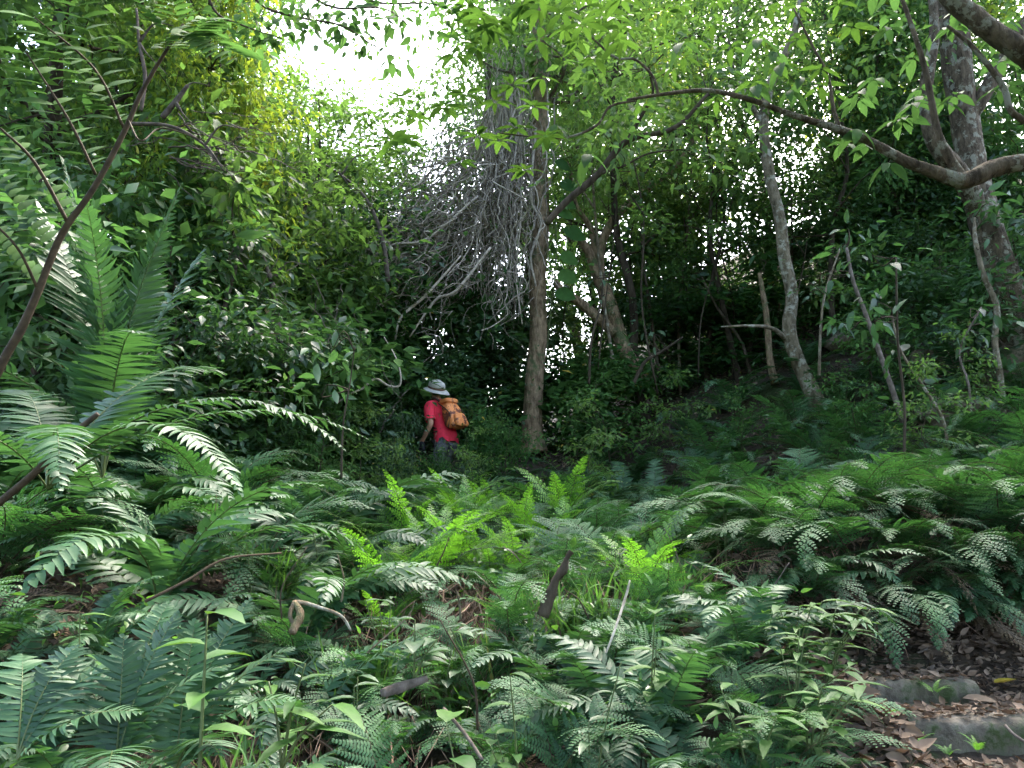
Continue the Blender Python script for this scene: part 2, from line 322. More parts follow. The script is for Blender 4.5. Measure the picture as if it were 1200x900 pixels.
# left: a tall leafy wall
for key, px, d, H, W, lab in [
    ('tall0', 30, 9.0, 0.95, 0.95, 'tall green tree at the left edge above the big ferns'),
    ('lime0', 120, 10.5, 1.0, 0.8, 'bright green leafy tree behind the dry twig tangle'),
    ('lime1', 205, 9.5, 0.78, 0.5, 'lime green sunlit tree left of the white sky gap'),
    ('tall1', 60, 13.5, 1.15, 1.0, 'dark tall tree filling the upper left corner'),
    ('tall2', 280, 14.5, 0.60, 0.75, 'green tree with rounded top below the white sky gap'),
    ('lime0', 400, 17.0, 0.60, 0.9, 'light green tree low in the middle of the sky gap'),
    ('tall0', 345, 13.0, 0.48, 0.7, 'small dense tree under the sky gap left of the vines'),
    ('airy0', 460, 15.5, 0.60, 0.8, 'thin tree with forked dark stems left of the vine curtain'),
    ('lime0', 600, 16.0, 1.25, 0.8, 'light green tree rising behind the pale vine curtain'),
    ('airy1', 690, 18.0, 1.4, 1.2, 'tall green tree right behind the straight central trunk'),
    ('airy0', 760, 13.0, 1.25, 1.2, 'airy tree with thin forked stems right of the central trunk'),
    ('lime1', 800, 21.0, 1.2, 1.1, 'yellow green backlit tree far behind the forked trunks'),
    ('airy0', 850, 16.5, 1.3, 1.2, 'loose tree left of the pale leaning trunk'),
    ('airy1', 905, 14.0, 1.3, 1.1, 'airy dark tree behind the pale leaning trunk'),
    ('airy1', 1040, 17.5, 1.2, 1.2, 'dark tree between the pale leaning trunk and the big right tree'),
    ('lime1', 1090, 13.0, 0.75, 0.8, 'yellow lit tree behind the big right trunk'),
    ('tall1', 1190, 12.0, 0.95, 0.9, 'dark green tree on the slope at the right edge'),
    ('lime1', 1010, 23.0, 1.2, 1.1, 'far yellow green tree in the gap right of the pale trunk'),
    ('tall2', 680, 24.0, 1.4, 1.2, 'far green tree behind the vine curtain'),
    ('tall1', 150, 21.0, 1.25, 1.2, 'far dark tree deep behind the left leafy wall'),
    ('tall0', 20, 17.0, 1.3, 1.4, 'far tall tree at the left edge of the forest'),
    ('airy1', 640, 20.0, 1.4, 1.3, 'far thin tree behind the straight trunk'),
    ('lime1', 760, 26.0, 1.3, 1.5, 'far pale green tree at the end of the forest'),
]:
    plant(key, px, d, lab, 'tree', G1, H, W)
for i, (px, d) in enumerate([(700, 15), (735, 17), (790, 14.5), (830, 13.5), (870, 12.5), (985, 12), (1010, 13.5), (1075, 12), (560, 15), (480, 14), (330, 11.5), (245, 12)]):
    plant('airy%d' % (i % 2), px, d, 'thin dark stemmed tree deep in the forest understory', 'tree', 'thin understory trees', rnd.uniform(0.55, 0.85), rnd.uniform(0.6, 0.8))
# understory shrubs
for px_, d_, H_, W_, lab_ in [(260, 9.2, 1.35, 1.2, 'bright leafed tall bush under the dry twig tangle'), (330, 10.5, 1.1, 1.1, 'bright leafed bush left of the bare twigs'), (200, 10.0, 1.6, 1.2, 'tall bush with light leaves behind the backlit fronds'), (690, 15.5, 1.0, 1.0, 'light green bush behind the forked trunks'), (800, 15.0, 1.1, 1.2, 'light green bush between forked trunks and pale trunk'), (1080, 12.5, .9, 1.0, 'light green bush on the slope below the big right trunk')]:
    plant('bush3', px_, d_, lab_, 'shrub', None, H_, W_)
i = 0
for px, d, H, W in [(20, 7.5, 1.1, 1.3), (110, 8.5, 1.1, 1.4), (190, 8, 0.9, 1.2), (260, 10, 1.1, 1.3), (330, 9.5, 0.8, 1.1), (360, 12.5, 1.2, 1.5), (420, 13.2, 1.35, 1.6), (470, 13.5, 1.3, 1.5),
                    (530, 14, 1.25, 1.6), (575, 14.2, 1.0, 1.3), (400, 11.8, 0.8, 1.2), (450, 12.4, 0.8, 1.2), (560, 13.2, .7, 1.1), (700, 13, 0.6, 1.0), (790, 14, 0.6, 1.1),
                    (835, 14.5, 1.1, 1.4), (880, 13, 0.5, 1.1), (1000, 13, 0.6, 1.1), (1040, 13, 1.0, 1.5), (1100, 13.5, 0.8, 1.3), (1170, 12.0, 0.7, 1.1), (1220, 9.5, 0.7, 1.1), (1120, 14, 1.1, 1.5), (300, 15, 1.8, 2.0), (180, 15, 1.8, 2.0), (60, 13, 1.8, 2.0),
                    (1070, 12, 0.5, 0.9), (1140, 12.5, 1.1, 1.4)]:
    lab = 'dark glossy shrub in the thicket behind the hiker' if 340 < px < 600 else ('dark glossy shrub on the rocky slope at the right' if px > 950 else ('dark shrub behind the tall ferns at the left' if px < 340 else 'dark shrub between the trunks right of the hiker'))
    plant('bush%d' % (i % 3), px, d, lab, 'shrub', lab.replace('dark glossy shrub', 'shrubs').replace('dark shrub', 'shrubs'), H, W); i += 1

# ------------------------------------------------------------------ ferns
def frond(L, npair, wmax, kind='lacy', a0=60, a1=-25, stipe=0.18, seed=0, curl=0.0, phi0=72, phi1=40):
    q = np.random.default_rng(seed); g = Geo(); st = Geo()
    K = 40; t = np.linspace(0, 1, K); th = np.radians(a0 + (a1 - a0) * t ** 1.25)
    P = np.zeros((K, 3)); ds = L / (K - 1)
    P[1:, 0] = np.cumsum(np.cos(th[:-1]) * ds); P[1:, 2] = np.cumsum(np.sin(th[:-1]) * ds); P[:, 1] = curl * L * t ** 2
    T = np.gradient(P, axis=0); T /= np.linalg.norm(T, axis=1)[:, None]
    tube(st, P[::3], np.linspace(0.0042, 0.001, len(P[::3])) * (0.6 + L * 0.5), 4, cap=False)
    sp = L * (1 - stipe) / npair
    for i in range(npair):
        s = (i + 0.3) / npair; tt = stipe + (1 - stipe) * s; k = tt * (K - 1); k0 = min(K - 2, int(k)); f = k - k0
        p = P[k0] * (1 - f) + P[k0 + 1] * f; tx = T[k0]
        prof = (1 - s) ** 0.75 * min(1.0, 0.62 + 2.2 * s) if kind != 'sword' else (1 - s ** 3.5) * min(1.0, 0.65 + 2 * s) + 0.03
        w = wmax * prof * q.uniform(0.9, 1.06)
        if kind == 'lacy' and w < 0.012: continue
        for sd in (1, -1):
            ph = R(phi0 + (phi1 - phi0) * s + q.normal() * 4)
            if kind != 'sword' : p2 = p + tx * sp * 0.25 * sd
            else: p2 = p + tx * sp * 0.4 * (sd > 0)
            B = np.array([-tx[1] * 0, sd, 0.0]); Nn = np.cross(tx, np.array([0, 1, 0])); Nn = -Nn if Nn[2] < 0 else Nn
            d = math.cos(ph) * tx + math.sin(ph) * B
            lift = q.normal() * 0.10 + 0.12
            if kind == 'sword':
                m = 5; u = np.linspace(0, 1, m); wp = sp * q.uniform(0.80, 0.98)
                hw = wp * 0.5 * np.array([0.75, 1.0, 0.86, 0.55, 0.0])
                c = p2 + w * (u[:, None] * d + (lift * u - 0.30 * u * u)[:, None] * Nn + (0.16 * u * u)[:, None] * tx)
                e = np.cross(Nn, d); e /= np.linalg.norm(e)
                twist = q.normal() * 0.12
                e = e + twist * Nn
                V = np.concatenate([c + hw[:, None] * e + 0.2 * hw[:, None] * Nn, c, c - hw[:, None] * e + 0.2 * hw[:, None] * Nn])
                Q = [(a + b * m, a + 1 + b * m, a + 1 + (b + 1) * m, a + (b + 1) * m) for a in range(m - 1) for b in (0, 1)]
                if sd < 0: Q = [x[::-1] for x in Q]
                g.add(V, Q)
            else:
                npn = max(4, int(w / (sp * 0.36))); npn = min(npn, 13)
                u = (np.arange(npn) + 0.4) / npn
                c = p2 + w * (u[:, None] * d + (lift * u - 0.28 * u * u)[:, None] * Nn + (0.14 * u * u)[:, None] * tx)
                e = np.cross(Nn, d); e /= np.linalg.norm(e)
                ln = sp * 0.50 * (1 - u ** 2.0 * 0.75) * (0.7 + 0.6 * min(1, w / wmax)); bw = w / npn * 0.46
                for s2 in (1, -1):
                    dd = e * s2 * 0.93 + d * 0.36
                    base = c; tip = c + ln[:, None] * dd - (0.12 * ln)[:, None] * Nn
                    mid = c + ln[:, None] * dd * 0.5
                    A = mid + d * bw; Bm = mid - d * bw * 0.9; b2 = base + d * bw * 0.8; b3 = base - d * bw * 0.8
                    V = np.stack([b3, b2, A, tip, Bm], 1).reshape(-1, 3)
                    o = np.arange(npn)[:, None] * 5
                    Q = o + np.array([[0, 1, 2, 4]]); Tt = o + np.array([[4, 2, 3]])
                    if (s2 > 0) == (sd > 0): Q = Q[:, ::-1]; Tt = Tt[:, ::-1]
                    g.add(V, Q, Tt)
                tube(st, np.array([p2, c[len(c) // 2], c[-1]]), [0.0012, 0.0008, 0.0005], 3, cap=False)
    return g, st

def two_mat(g, st, name, ma, mb):
    V1, Q1, T1 = g.arrays(); V2, Q2, T2 = st.arrays()
    a = Geo(); a.add(V1, Q1, T1); a.add(V2, Q2, T2)
    me = a.mesh(name, [ma, mb])
    mi = np.concatenate([np.zeros(len(Q1), np.int32), np.ones(len(Q2), np.int32), np.zeros(len(T1), np.int32), np.ones(len(T2), np.int32)])
    if len(mi) == len(me.polygons): me.polygons.foreach_set('material_index', mi)
    me.update(); return me
FR = {'lacy': [], 'sword': [], 'lime': []}
for s in range(6):
    FR['lacy'].append(frond(1.0, 17, 0.25, 'lacy', 82 - 5 * s, -52 + 14 * (s % 3), 0.2, 100 + s, (s - 2.5) * 0.04))
    FR['sword'].append(frond(1.0, 26, 0.14, 'sword', 84 - 5 * s, -50 + 18 * (s % 3), 0.12, 200 + s, (s - 2.5) * 0.05, 80, 55))
for s in range(4):
    FR['lime'].append(frond(1.0, 15, 0.17, 'lacy', 78 - 6 * s, -5 + 6 * s, 0.18, 300 + s, (s - 1.5) * 0.05))
FM = {'lacy': [two_mat(a, b, 'lacy_frond', M['fern'], M['stem_b']) for a, b in FR['lacy']],
      'sword': [two_mat(a, b, 'sword_frond', M['fern_s'], M['stem_g']) for a, b in FR['sword']],
      'lime': [two_mat(a, b, 'lime_frond', M['fern_g'], M['stem_g']) for a, b in FR['lime']]}
def rosette(n, tilt, kind, face=None):
    """angles for n fronds: (z rotation, extra pitch, scale, variant)"""
    out = []
    for k in range(n):
        az = (k * 2.39996 + rnd.uniform(-.3, .3)) if face is None else face + rnd.uniform(-1.35, 1.35)
        out.append((az, rnd.uniform(-0.25, 0.3) + tilt, rnd.uniform(0.7, 1.1), rnd.randrange(len(FM[kind]))))
    return out
def Rz(a): c, s = math.cos(a), math.sin(a); return np.array([[c, -s, 0], [s, c, 0], [0, 0, 1.]])
def Ry(a): c, s = math.cos(a), math.sin(a); return np.array([[c, 0, s], [0, 1, 0], [-s, 0, c]])
FFM = {}
for kind in ('lacy', 'sword', 'lime'):
    FFM[kind] = []
    for v in range(4):
        g = Geo(); st = Geo()
        for az, ti, sc, k in rosette(9 if kind != 'lime' else 7, 0, kind):
            m = np.eye(4); m[:3, :3] = Rz(az) @ Ry(ti) * sc; g.add_geo(FR[kind][k][0], m); st.add_geo(FR[kind][k][1], m)
        FFM[kind].append(two_mat(g, st, kind + '_fern', M[{'lacy': 'fern', 'sword': 'fern_s', 'lime': 'fern_g'}[kind]], M['stem_b']))
DEAD = []
for k in range(3):
    me_ = FM['lacy'][k].copy(); me_.materials.clear(); me_.materials.append(M['thatch']); me_.materials.append(M['stem_b']); DEAD.append(me_)
NM = {'lacy': 'lacy_fern', 'sword': 'sword_fern', 'lime': 'bright_fern'}
nfern = 0
def fern(kind, x, y, size, label, group, near=True, n=9, face=None, tilt=0.0, z=None):
    global nfern; nfern += 1
    zz = (gz(x, y) if z is None else z) - 0.02
    if not near:
        o = link(NM[kind], rnd.choice(FFM[kind]), None, (x, y, zz), (rnd.uniform(-.15, .15), rnd.uniform(-.15, .15), rnd.uniform(0, 6.28)), size)
        return tag(o, label, 'fern', group)
    t = thing(NM[kind], label, 'fern', (x, y, zz), 0, group)
    for az, ti, sc, k in rosette(n, tilt, kind, face):
        dead = kind == 'lacy' and rnd.random() < 0.10
        if dead: ti += 0.7
        o = link('frond', DEAD[k % 3] if dead else FM[kind][k], t); o.rotation_euler = (Matrix.Rotation(az, 3, 'Z') @ Matrix.Rotation(ti, 3, 'Y') @ Matrix.Rotation(rnd.uniform(-.35, .35), 3, 'X')).to_euler(); o.scale = (size * sc,) * 3
    return t
def blocked(x, y):      # keep the steps clear
    return (x > 1.45 and y < 4.66) or (x > 0.33 * y and y < 4.3)
placed = []
def spot(x0, x1, y0, y1, dmin):
    for _ in range(60):
        x = rnd.uniform(x0, x1); y = rnd.uniform(y0, y1)
        if math.hypot(x + 0.25, y - 4.75) < 0.42 or math.hypot(x + 0.9, y - 3.3) < 0.33: continue
        if blocked(x, y) or abs(x) > y * 0.70 + 0.5: continue
        if x * x + y * y < 1.9: continue
        if math.hypot(x + 1.0, y - 11) < 0.5: continue
        if -1.25 < x + (y - 11) * 0.09 < -0.75 and 10.5 < y < 11.4: continue
        if all(math.hypot(x - a, y - b) > dmin for a, b in placed): placed.append((x, y)); return x, y
    return None
def field(n, kind, box, size, dmin, label, group, near, nf=9, face=None, tilt=0.0):
    for _ in range(n):
        s = spot(*box, dmin)
        if s: fern(kind if isinstance(kind, str) else rnd.choice(kind), s[0], s[1], rnd.uniform(*size), label, group, near, nf, face, tilt)
# hero ferns by place
for px, py, d, kind, sz, lab in [
    (130, 840, 2.05, 'sword', 0.62, 'ribbed sword fern with upright fronds in the lower left corner'),
    (215, 850, 2.2, 'sword', 0.62, 'sword fern beside the heart leaved stalk at the lower left'),
    (30, 830, 2.0, 'sword', 0.5, 'sword fern cut by the left border near the bottom'),
    (590, 760, 3.2, 'lacy', 0.55, 'fresh green fern with triangular fronds at the bottom centre'),
    (500, 600, 5.6, 'lime', 0.85, 'vivid green fern in front of the hiker'),
    (560, 575, 6.4, 'lime', 0.75, 'vivid green fern just right of the hiker'),
    (645, 565, 7.0, 'lime', 0.9, 'vivid green fern below the straight central trunk'),
    (600, 610, 6.2, 'lime', 0.7, 'small vivid green fern in the middle of the slope'),
    (455, 640, 4.9, 'lime', 0.55, 'small lime fern over the dead frond heap'),
    (500, 850, 2.6, 'sword', 0.5, 'sword fern with yellowed stalk at the bottom centre'),
    (800, 720, 3.6, 'lacy', 0.75, 'pale bluish lacy fern on the bank left of the steps'),
]:
    p = at(px, py, d); x, y = p[0], p[1]; placed.append((x, y))
    fern(kind, x, y, sz, lab, None, True, 9)
field(22, 'sword', (-3.2, -0.7, 2.0, 3.9), (0.55, 0.85), 0.30, 'glossy dark sword fern among the ferns at the lower left', 'sword ferns at the lower left', True, 9)
field(34, ('lacy', 'lacy', 'sword'), (-0.9, 1.3, 2.4, 4.2), (0.45, 0.75), 0.24, 'green fern in the tangle at the bottom centre', 'ferns at the bottom centre', True, 8)
field(14, 'lacy', (0.2, 1.02, 2.8, 4.4), (0.5, 0.72), 0.26, 'pale lacy fern on the bank just left of the steps', 'lacy ferns left of the steps', True, 9)
field(34, 'lacy', (1.4, 4.9, 4.7, 6.4), (0.75, 1.05), 0.32, 'arching lacy fern on the bank above the stone steps', 'lacy ferns above the steps', True, 9, -1.9, 0.1)
field(34, ('sword', 'sword', 'lacy'), (-4.5, -0.9, 3.4, 7.4), (0.95, 1.3), 0.42, 'glossy arching fern in the dark growth at the left', 'arching ferns at the left', True, 9)
field(46, 'lacy', (0.2, 6.0, 5.6, 8.2), (0.9, 1.2), 0.40, 'lacy fern in the wide fern bed at the right', 'fern bed at the right', False)
field(44, ('lacy', 'lime', 'sword', 'lacy'), (-1.6, 1.2, 4.0, 9.0), (0.5, 0.85), 0.34, 'small fern on the open slope below the hiker', 'ferns below the hiker', False)
field(42, ('lacy', 'lacy', 'sword'), (0.3, 8.0, 8.2, 12.0), (0.8, 1.15), 0.55, 'distant fern around the foot of the trunks', 'ferns around the trunks', False)
field(18, ('sword', 'lacy'), (-6.5, -1.3, 6.8, 12.0), (0.7, 1.0), 0.6, 'dim fern in the thicket left of the hiker', 'ferns left of the hiker', False)

def fan_fern(label, base, fr, wm=0.092):
    t = thing('sword_fern', label, 'fern', base, 0)
    for az, a0, a1, L, sd in fr:
        a, b = frond(L * 0.82, int(L * 62), wm, 'sword', a0, a1, 0.10, sd, 0.03, 86, 62)
        link('frond', two_mat(a, b, 'sword_frond', M['fern_s'], M['stem_g']), t, rot=(0, 0, az))
b = at(135, 905, 1.85)
fan_fern('ribbed sword fern with two upright fronds facing the viewer at the lower left', (b[0], b[1], b[2]), [(R(85), 78, 30, .50, 501), (R(60), 80, 45, .44, 502), (R(150), 70, 10, .42, 503), (R(20), 70, 5, .40, 504), (R(-70), 50, -30, .3, 505), (R(110), 84, 55, .36, 506)])
b = at(205, 905, 1.9)
fan_fern('ribbed sword fern fanning right behind the stalk with broad leaves', (b[0], b[1], b[2]), [(R(62), 76, 35, .52, 511), (R(95), 80, 50, .42, 512), (R(30), 68, 10, .46, 513), (R(0), 60, -10, .40, 514), (R(-50), 55, -25, .34, 515), (R(130), 74, 30, .38, 516)])
b = at(20, 890, 1.8)
fan_fern('ribbed sword fern in the lower left corner', (b[0], b[1], b[2]), [(R(80), 72, 20, .34, 521), (R(45), 66, 5, .34, 522), (R(120), 70, 10, .34, 523), (R(5), 45, -15, .34, 524)])
# ferns hanging down the face of the bank above the steps
for k in range(24):
    x_ = 1.5 + 3.1 * (k + rnd.uniform(-.3, .3)) / 23; y_ = rnd.uniform(4.45, 4.75)
    fern(('lacy', 'lacy', 'sword')[k % 3], x_, y_, rnd.uniform(0.5, 0.72), 'fern hanging down the earth face above the steps', 'ferns on the earth face above the steps', True, 9, R(-90), 0.25, z=gz(x_, y_) + 0.03)
# tall backlit fronds at the left, each growing from one crown of rhizome
def long_fern(label, base, fr):
    t = thing('giant_fern', label, 'fern', base, 0)
    for az, a0, a1, L, wm, sd in fr:
        a, b = frond(L, int(L * (34 if wm > .15 else 42)), wm, 'sword', a0, a1, 0.15, sd, 0.03, 82, 60)
        link('frond', two_mat(a, b, 'giant_frond', M['fern_s'], M['stem_g']), t, rot=(0, 0, az))
    return t
b = at(120, 560, 3.6); 
long_fern('giant fern with tall upright fronds standing against the light at the left', (b[0], b[1], b[2]), [(R(165), 84, 55, 1.35, 0.20, 401), (R(200), 88, 70, 1.45, 0.20, 402), (R(-100), 89, 60, 1.25, 0.17, 408), (R(175), 89, 76, 1.1, 0.17, 409), (R(-20), 88, 66, 1.2, 0.17, 410), (R(15), 86, 72, 1.45, 0.20, 403), (R(40), 80, 58, 1.25, 0.19, 404), (R(-60), 70, -20, 1.1, 0.17, 405), (R(-130), 65, -30, 1.1, 0.17, 406), (R(95), 80, 40, 1.3, 0.2, 407)])
b = at(60, 520, 2.7)
long_fern('giant fern with silvery drooping fronds arching right at the left edge', (b[0], b[1], b[2] - .15), [(R(-5), 48, -48, 1.15, 0.11, 411), (R(-28), 42, -60, 1.0, 0.11, 412), (R(15), 40, -30, 1.15, 0.11, 413), (R(-60), 40, -55, 0.9, 0.11, 414), (R(70), 60, -10, 1.1, 0.14, 415), (R(130), 55, -20, 1.0, 0.14, 416), (R(-110), 50, -40, 0.6, 0.12, 417)])

# ------------------------------------------------------------------ ground cover (stuff)
def cover():
    # small herbs everywhere between the ferns
    g = Geo(); n = 4200
    x = rng.uniform(-9, 10, n); y = rng.uniform(2.6, 14, n)
    k = (np.abs(x) < y * 0.72 + 0.3) & ~((x > 0.30 * y) & (y < 5.0)); x, y = x[k], y[k]
    dens = np.sin(1.9 * x + 2) * np.sin(1.6 * y) + rng.random(len(x)) * 1.6 > 0.35; x, y = x[dens], y[dens]
    c = np.stack([x, y, ground(x, y) + rng.uniform(0.04, 0.24, len(x))], 1)
    clump_leaves(g, leaf_t(0.42, 0.3), c, 9, 0.09, 0.055, 0.1, 0.8)
    tag(link('ground_cover', g.mesh('ground_cover', M['weed'])), 'small leafy herbs covering the slope between the ferns', 'ground cover', kind='stuff')
    g = Geo(); n = 30000
    x = rng.uniform(-8, 10, n); y = 1.7 + 12 * rng.random(n) ** 1.4
    extra = 9000; x = np.append(x, rng.uniform(1.1, 3.4, extra)); y = np.append(y, rng.uniform(2.6, 4.7, extra))
    k = (np.abs(x) < y * 0.72 + 0.3); x, y = x[k], y[k]
    zz = ground(x, y) + rng.uniform(0.0, 0.035, len(x))
    on = (x > 1.6) & (x < 3.0)
    zz = np.where(on & (y > 3.62) & (y < 3.88), rng.uniform(0.545, 0.575, len(x)), zz)
    zz = np.where((x > 1.62) & (x < 2.2) & (y > 3.88) & (y < 4.15), rng.uniform(0.635, 0.665, len(x)), zz)
    zz = np.where(on & (y > 3.3) & (y < 3.6), rng.uniform(0.395, 0.42, len(x)), zz)
    bad = (x > 1.5) & (x < 3.2) & (((y > 3.50) & (y < 3.625)) | ((y > 3.80) & (y < 3.90) & (x < 2.2)) | ((y > 3.15) & (y < 3.25)))
    x, y, zz = x[~bad], y[~bad], zz[~bad]; P = np.stack([x, y, zz], 1); N = len(P)
    D = rng.standard_normal((N, 3)) * np.array([1, 1, 0.25]); up = np.array([0, 0, 1.0]) + rng.standard_normal((N, 3)) * 0.45
    scatter(g, leaf_t(0.5, -0.25, 0.25), P, frames(D, up), np.where((x > 1.5) & (y < 4.3), 0.6, 1.0) * rng.uniform(0.035, 0.10, N))
    tag(link('leaf_litter', g.mesh('leaf_litter', M['litter'])), 'brown fallen leaves lying over the soil and the steps', 'leaf litter', kind='stuff')
    # dead hanging fronds and straw
    g = Geo()
    for cx, cy, sx, sy, n in [(-0.25, 4.7, 0.42, 0.4, 1300), (-0.9, 3.3, 0.35, 0.3, 700), (2.6, 4.6, 1.3, 0.12, 900), (1.3, 5.0, 0.5, 0.3, 500), (0.5, 6.5, 2.5, 1.0, 900), (-0.9, 6.5, 0.8, 1.5, 500), (4, 4.9, 0.6, .15, 400)]:
        x = rng.normal(cx, sx, n); y = rng.normal(cy, sy, n); k = ~((x > 1.6) & (y < 4.4)); x, y = x[k], y[k]; n = len(x)
        P = np.stack([x, y, ground(x, y) + rng.uniform(0.02, 0.25, n)], 1)
        D = rng.standard_normal((n, 3)) * np.array([0.7, 0.7, 0.3]) + np.array([0, -0.6, -0.8]); up = rng.standard_normal((n, 3)) + np.array([0, -0.5, 0.5])
        scatter(g, leaf_t(0.028, 0.35, 0.1), P, frames(D, up), rng.uniform(0.10, 0.32, n))
    tag(link('dead_fronds', g.mesh('dead_fronds', M['thatch'])), 'brown dead fern straw hanging on the banks', 'dead fronds', kind='stuff')
    g = Geo()
    for cx, cy, n in [(-0.9, 3.0, 90), (-0.2, 3.9, 80), (0.15, 4.4, 120), (0.45, 4.3, 120), (-0.7, 4.0, 80), (0.9, 4.6, 90), (-1.4, 5.0, 90)]:
        x = rng.normal(cx, 0.09, n); y = rng.normal(cy, 0.09, n); P = np.stack([x, y, ground(x, y)], 1)
        D = rng.standard_normal((n, 3)) * np.array([0.45, 0.45, 0.1]) + np.array([0, 0, 1.0]); up = rng.standard_normal((n, 3)) + np.array([0, 1, 0])
        scatter(g, leaf_t(0.045, 0.6, 0.15), P, frames(D, up), rng.uniform(0.2, 0.4, n))
    tag(link('grass', g.mesh('grass', M['weed'])), 'tufts of narrow green grass between the ferns', 'grass', kind='stuff')
cover()

# ------------------------------------------------------------------ stone steps
def stone_step(label, x0, x1, y0, y1, ztop, h, seed):
    q = np.random.default_rng(seed); g = Geo(); n = 44; prof = []
    # cross section (y, z) with worn rounded nose
    sec = [(y1, ztop - 0.01), ((y0 + y1) / 2, ztop), (y0 + 0.035, ztop), (y0 + 0.012, ztop - 0.010), (y0, ztop - 0.035), (y0 + 0.004, ztop - h * 0.5), (y0 + 0.012, ztop - h - 0.06)]
    xs = np.linspace(x0, x1, n); V = []
    for i, x in enumerate(xs):
        wob = 0.012 * math.sin(7 * x + seed) + 0.006 * q.standard_normal(); chip = 0.012 * abs(math.sin(3.1 * x + seed)) 
        for (yy, zz) in sec: V.append((x, yy + wob + q.normal() * 0.003, zz - chip * (0.6 if yy < y0 + 0.02 else 0.25) + q.normal() * 0.003))
    m = len(sec); Q = [(i * m + j, i * m + j + 1, (i + 1) * m + j + 1, (i + 1) * m + j) for i in range(n - 1) for j in range(m - 1)]
    g.add(V, Q)
    for e in (0, n - 1):
        b = e * m; c = list(range(b, b + m)); Vv = [V[k] for k in c]; cc = np.mean(Vv, 0); g.add(Vv + [cc], None, [(k, k + 1, m) for k in range(m - 1)])
    tag(link('stone_step', g.mesh('stone_step', M['stone'])), label, 'step', 'stone steps of the path')
stone_step('topmost stone step, short, with litter spilling over its right end', 1.58, 2.17, 3.88, 4.25, 0.645, 0.12, 1)
stone_step('middle stone step, long, with a mossy rough front', 1.72, 3.4, 3.60, 3.95, 0.55, 0.14, 2)
stone_step('lowest stone step at the bottom edge of the photo', 1.78, 3.2, 3.24, 3.62, 0.40, 0.14, 3)
# large dead leaves lying on the steps
def dead_leaf(px, py, d, s, az, label, m='litter', z=0.0):
    g = Geo(); V, Q, T = leaf_t(0.55, -0.15, 0.22, 0.75); V = V * s
    g.add(V, Q); p = at(px, py, d); o = link('fallen_leaf', g.mesh('fallen_leaf', M[m]), None, p, (rnd.uniform(-.2, .2), rnd.uniform(-.2, .2), az)); tag(o, label, 'leaf', 'large fallen leaves on the steps')
dead_leaf(1108, 838, 3.70, 0.10, 0.3, 'pale tan fallen leaf between the two stone steps')
dead_leaf(1034, 884, 3.35, 0.13, -0.6, 'broad grey brown fallen leaf left of the lowest step')
dead_leaf(1165, 800, 4.0, 0.12, 0.1, 'yellow fallen leaf right of the topmost step', 'yleaf')
dead_leaf(1128, 818, 3.85, 0.14, -0.4, 'long curled brown leaf at the end of the topmost step')
# ferns and seedlings on the steps
for px, py, d, lab in [(1095, 812, 3.8, 'bright little fern hanging over the topmost step'), (1045, 838, 3.62, 'bright little fern at the left end of the middle step'), (1075, 875, 3.45, 'seedling fern at the foot of the middle step'),
                       (1112, 885, 3.45, 'lone tiny fern under the middle step'), (1146, 880, 3.5, 'tiny green sprout below the right half of the middle step')]:
    p = at(px, py, d)
    t = thing('fernlet', lab, 'fern', (p[0], p[1], p[2] - 0.01))
    for k in range(5): link('frond', FM['lime'][k % 4], t, rot=(0, rnd.uniform(0, .5), rnd.uniform(0, 6.28)), scale=rnd.uniform(0.07, 0.12))

# ------------------------------------------------------------------ rocks on the right slope
def rock(px, py, d, s, label):
    g = Geo(); n, m = 14, 10; q = np.random.default_rng(int(px)); ph = q.random(6) * 6
    V = []; Q = []
    for i in range(m + 1):
        for j in range(n):
            a, b_ = j * 2 * math.pi / n, math.pi * i / m; v = np.array([math.sin(b_) * math.cos(a), math.sin(b_) * math.sin(a), math.cos(b_)])
            r_ = 1 + 0.16 * math.sin(3 * v[0] + ph[0]) + 0.14 * math.sin(4 * v[1] + ph[1]) + 0.12 * math.sin(5 * v[2] + ph[2]) + 0.05 * q.standard_normal()
            V.append(v * r_ * s * np.array([1.3, 0.9, 0.75]))
    for i in range(m):
        for j in range(n): Q.append((i * n + j, (i + 1) * n + j, (i + 1) * n + (j + 1) % n, i * n + (j + 1) % n))
    g.add(V, Q); p = at(px, py, d); tag(link('rock', g.mesh('rock', M['rock'], False), None, (p[0], p[1], gz(p[0], p[1]) + 0.1 * s), (0.2, 0.1, px)), label, 'rock', 'rocks on the slope')
for px, py, d, s, lab in [(1085, 385, 10.5, 0.42, 'largest brown rock on the slope left of the lichened stem'), (1130, 400, 10.0, 0.4, 'tan rock beside the white lichened stem'), (1128, 460, 9.2, 0.35, 'low rounded rock below the white lichened stem'),
                     (995, 420, 12, 0.28, 'dim rock right of the pale leaning trunk'), (1190, 395, 9.5, 0.4, 'rock at the right border on the slope')]:
    rock(px, py, d, s, lab)

# ------------------------------------------------------------------ individual trees with visible trunks
def whorl(g, p, n=7, L=0.14, up=0.2, wd=0.34):
    for k in range(n):
        a = k * 2 * math.pi / n + rnd.uniform(-.3, .3); D = np.array([[math.cos(a), math.sin(a), up + rnd.uniform(-.3, .2)]])
        scatter(g, leaf_t(wd, 0.3, 0.12, 0.72), np.array([p]) + D * 0.012, frames(D, np.array([[0, 0, 1.0]]) + rng.standard_normal((1, 3)) * 0.2), [L * rnd.uniform(0.75, 1.15)])
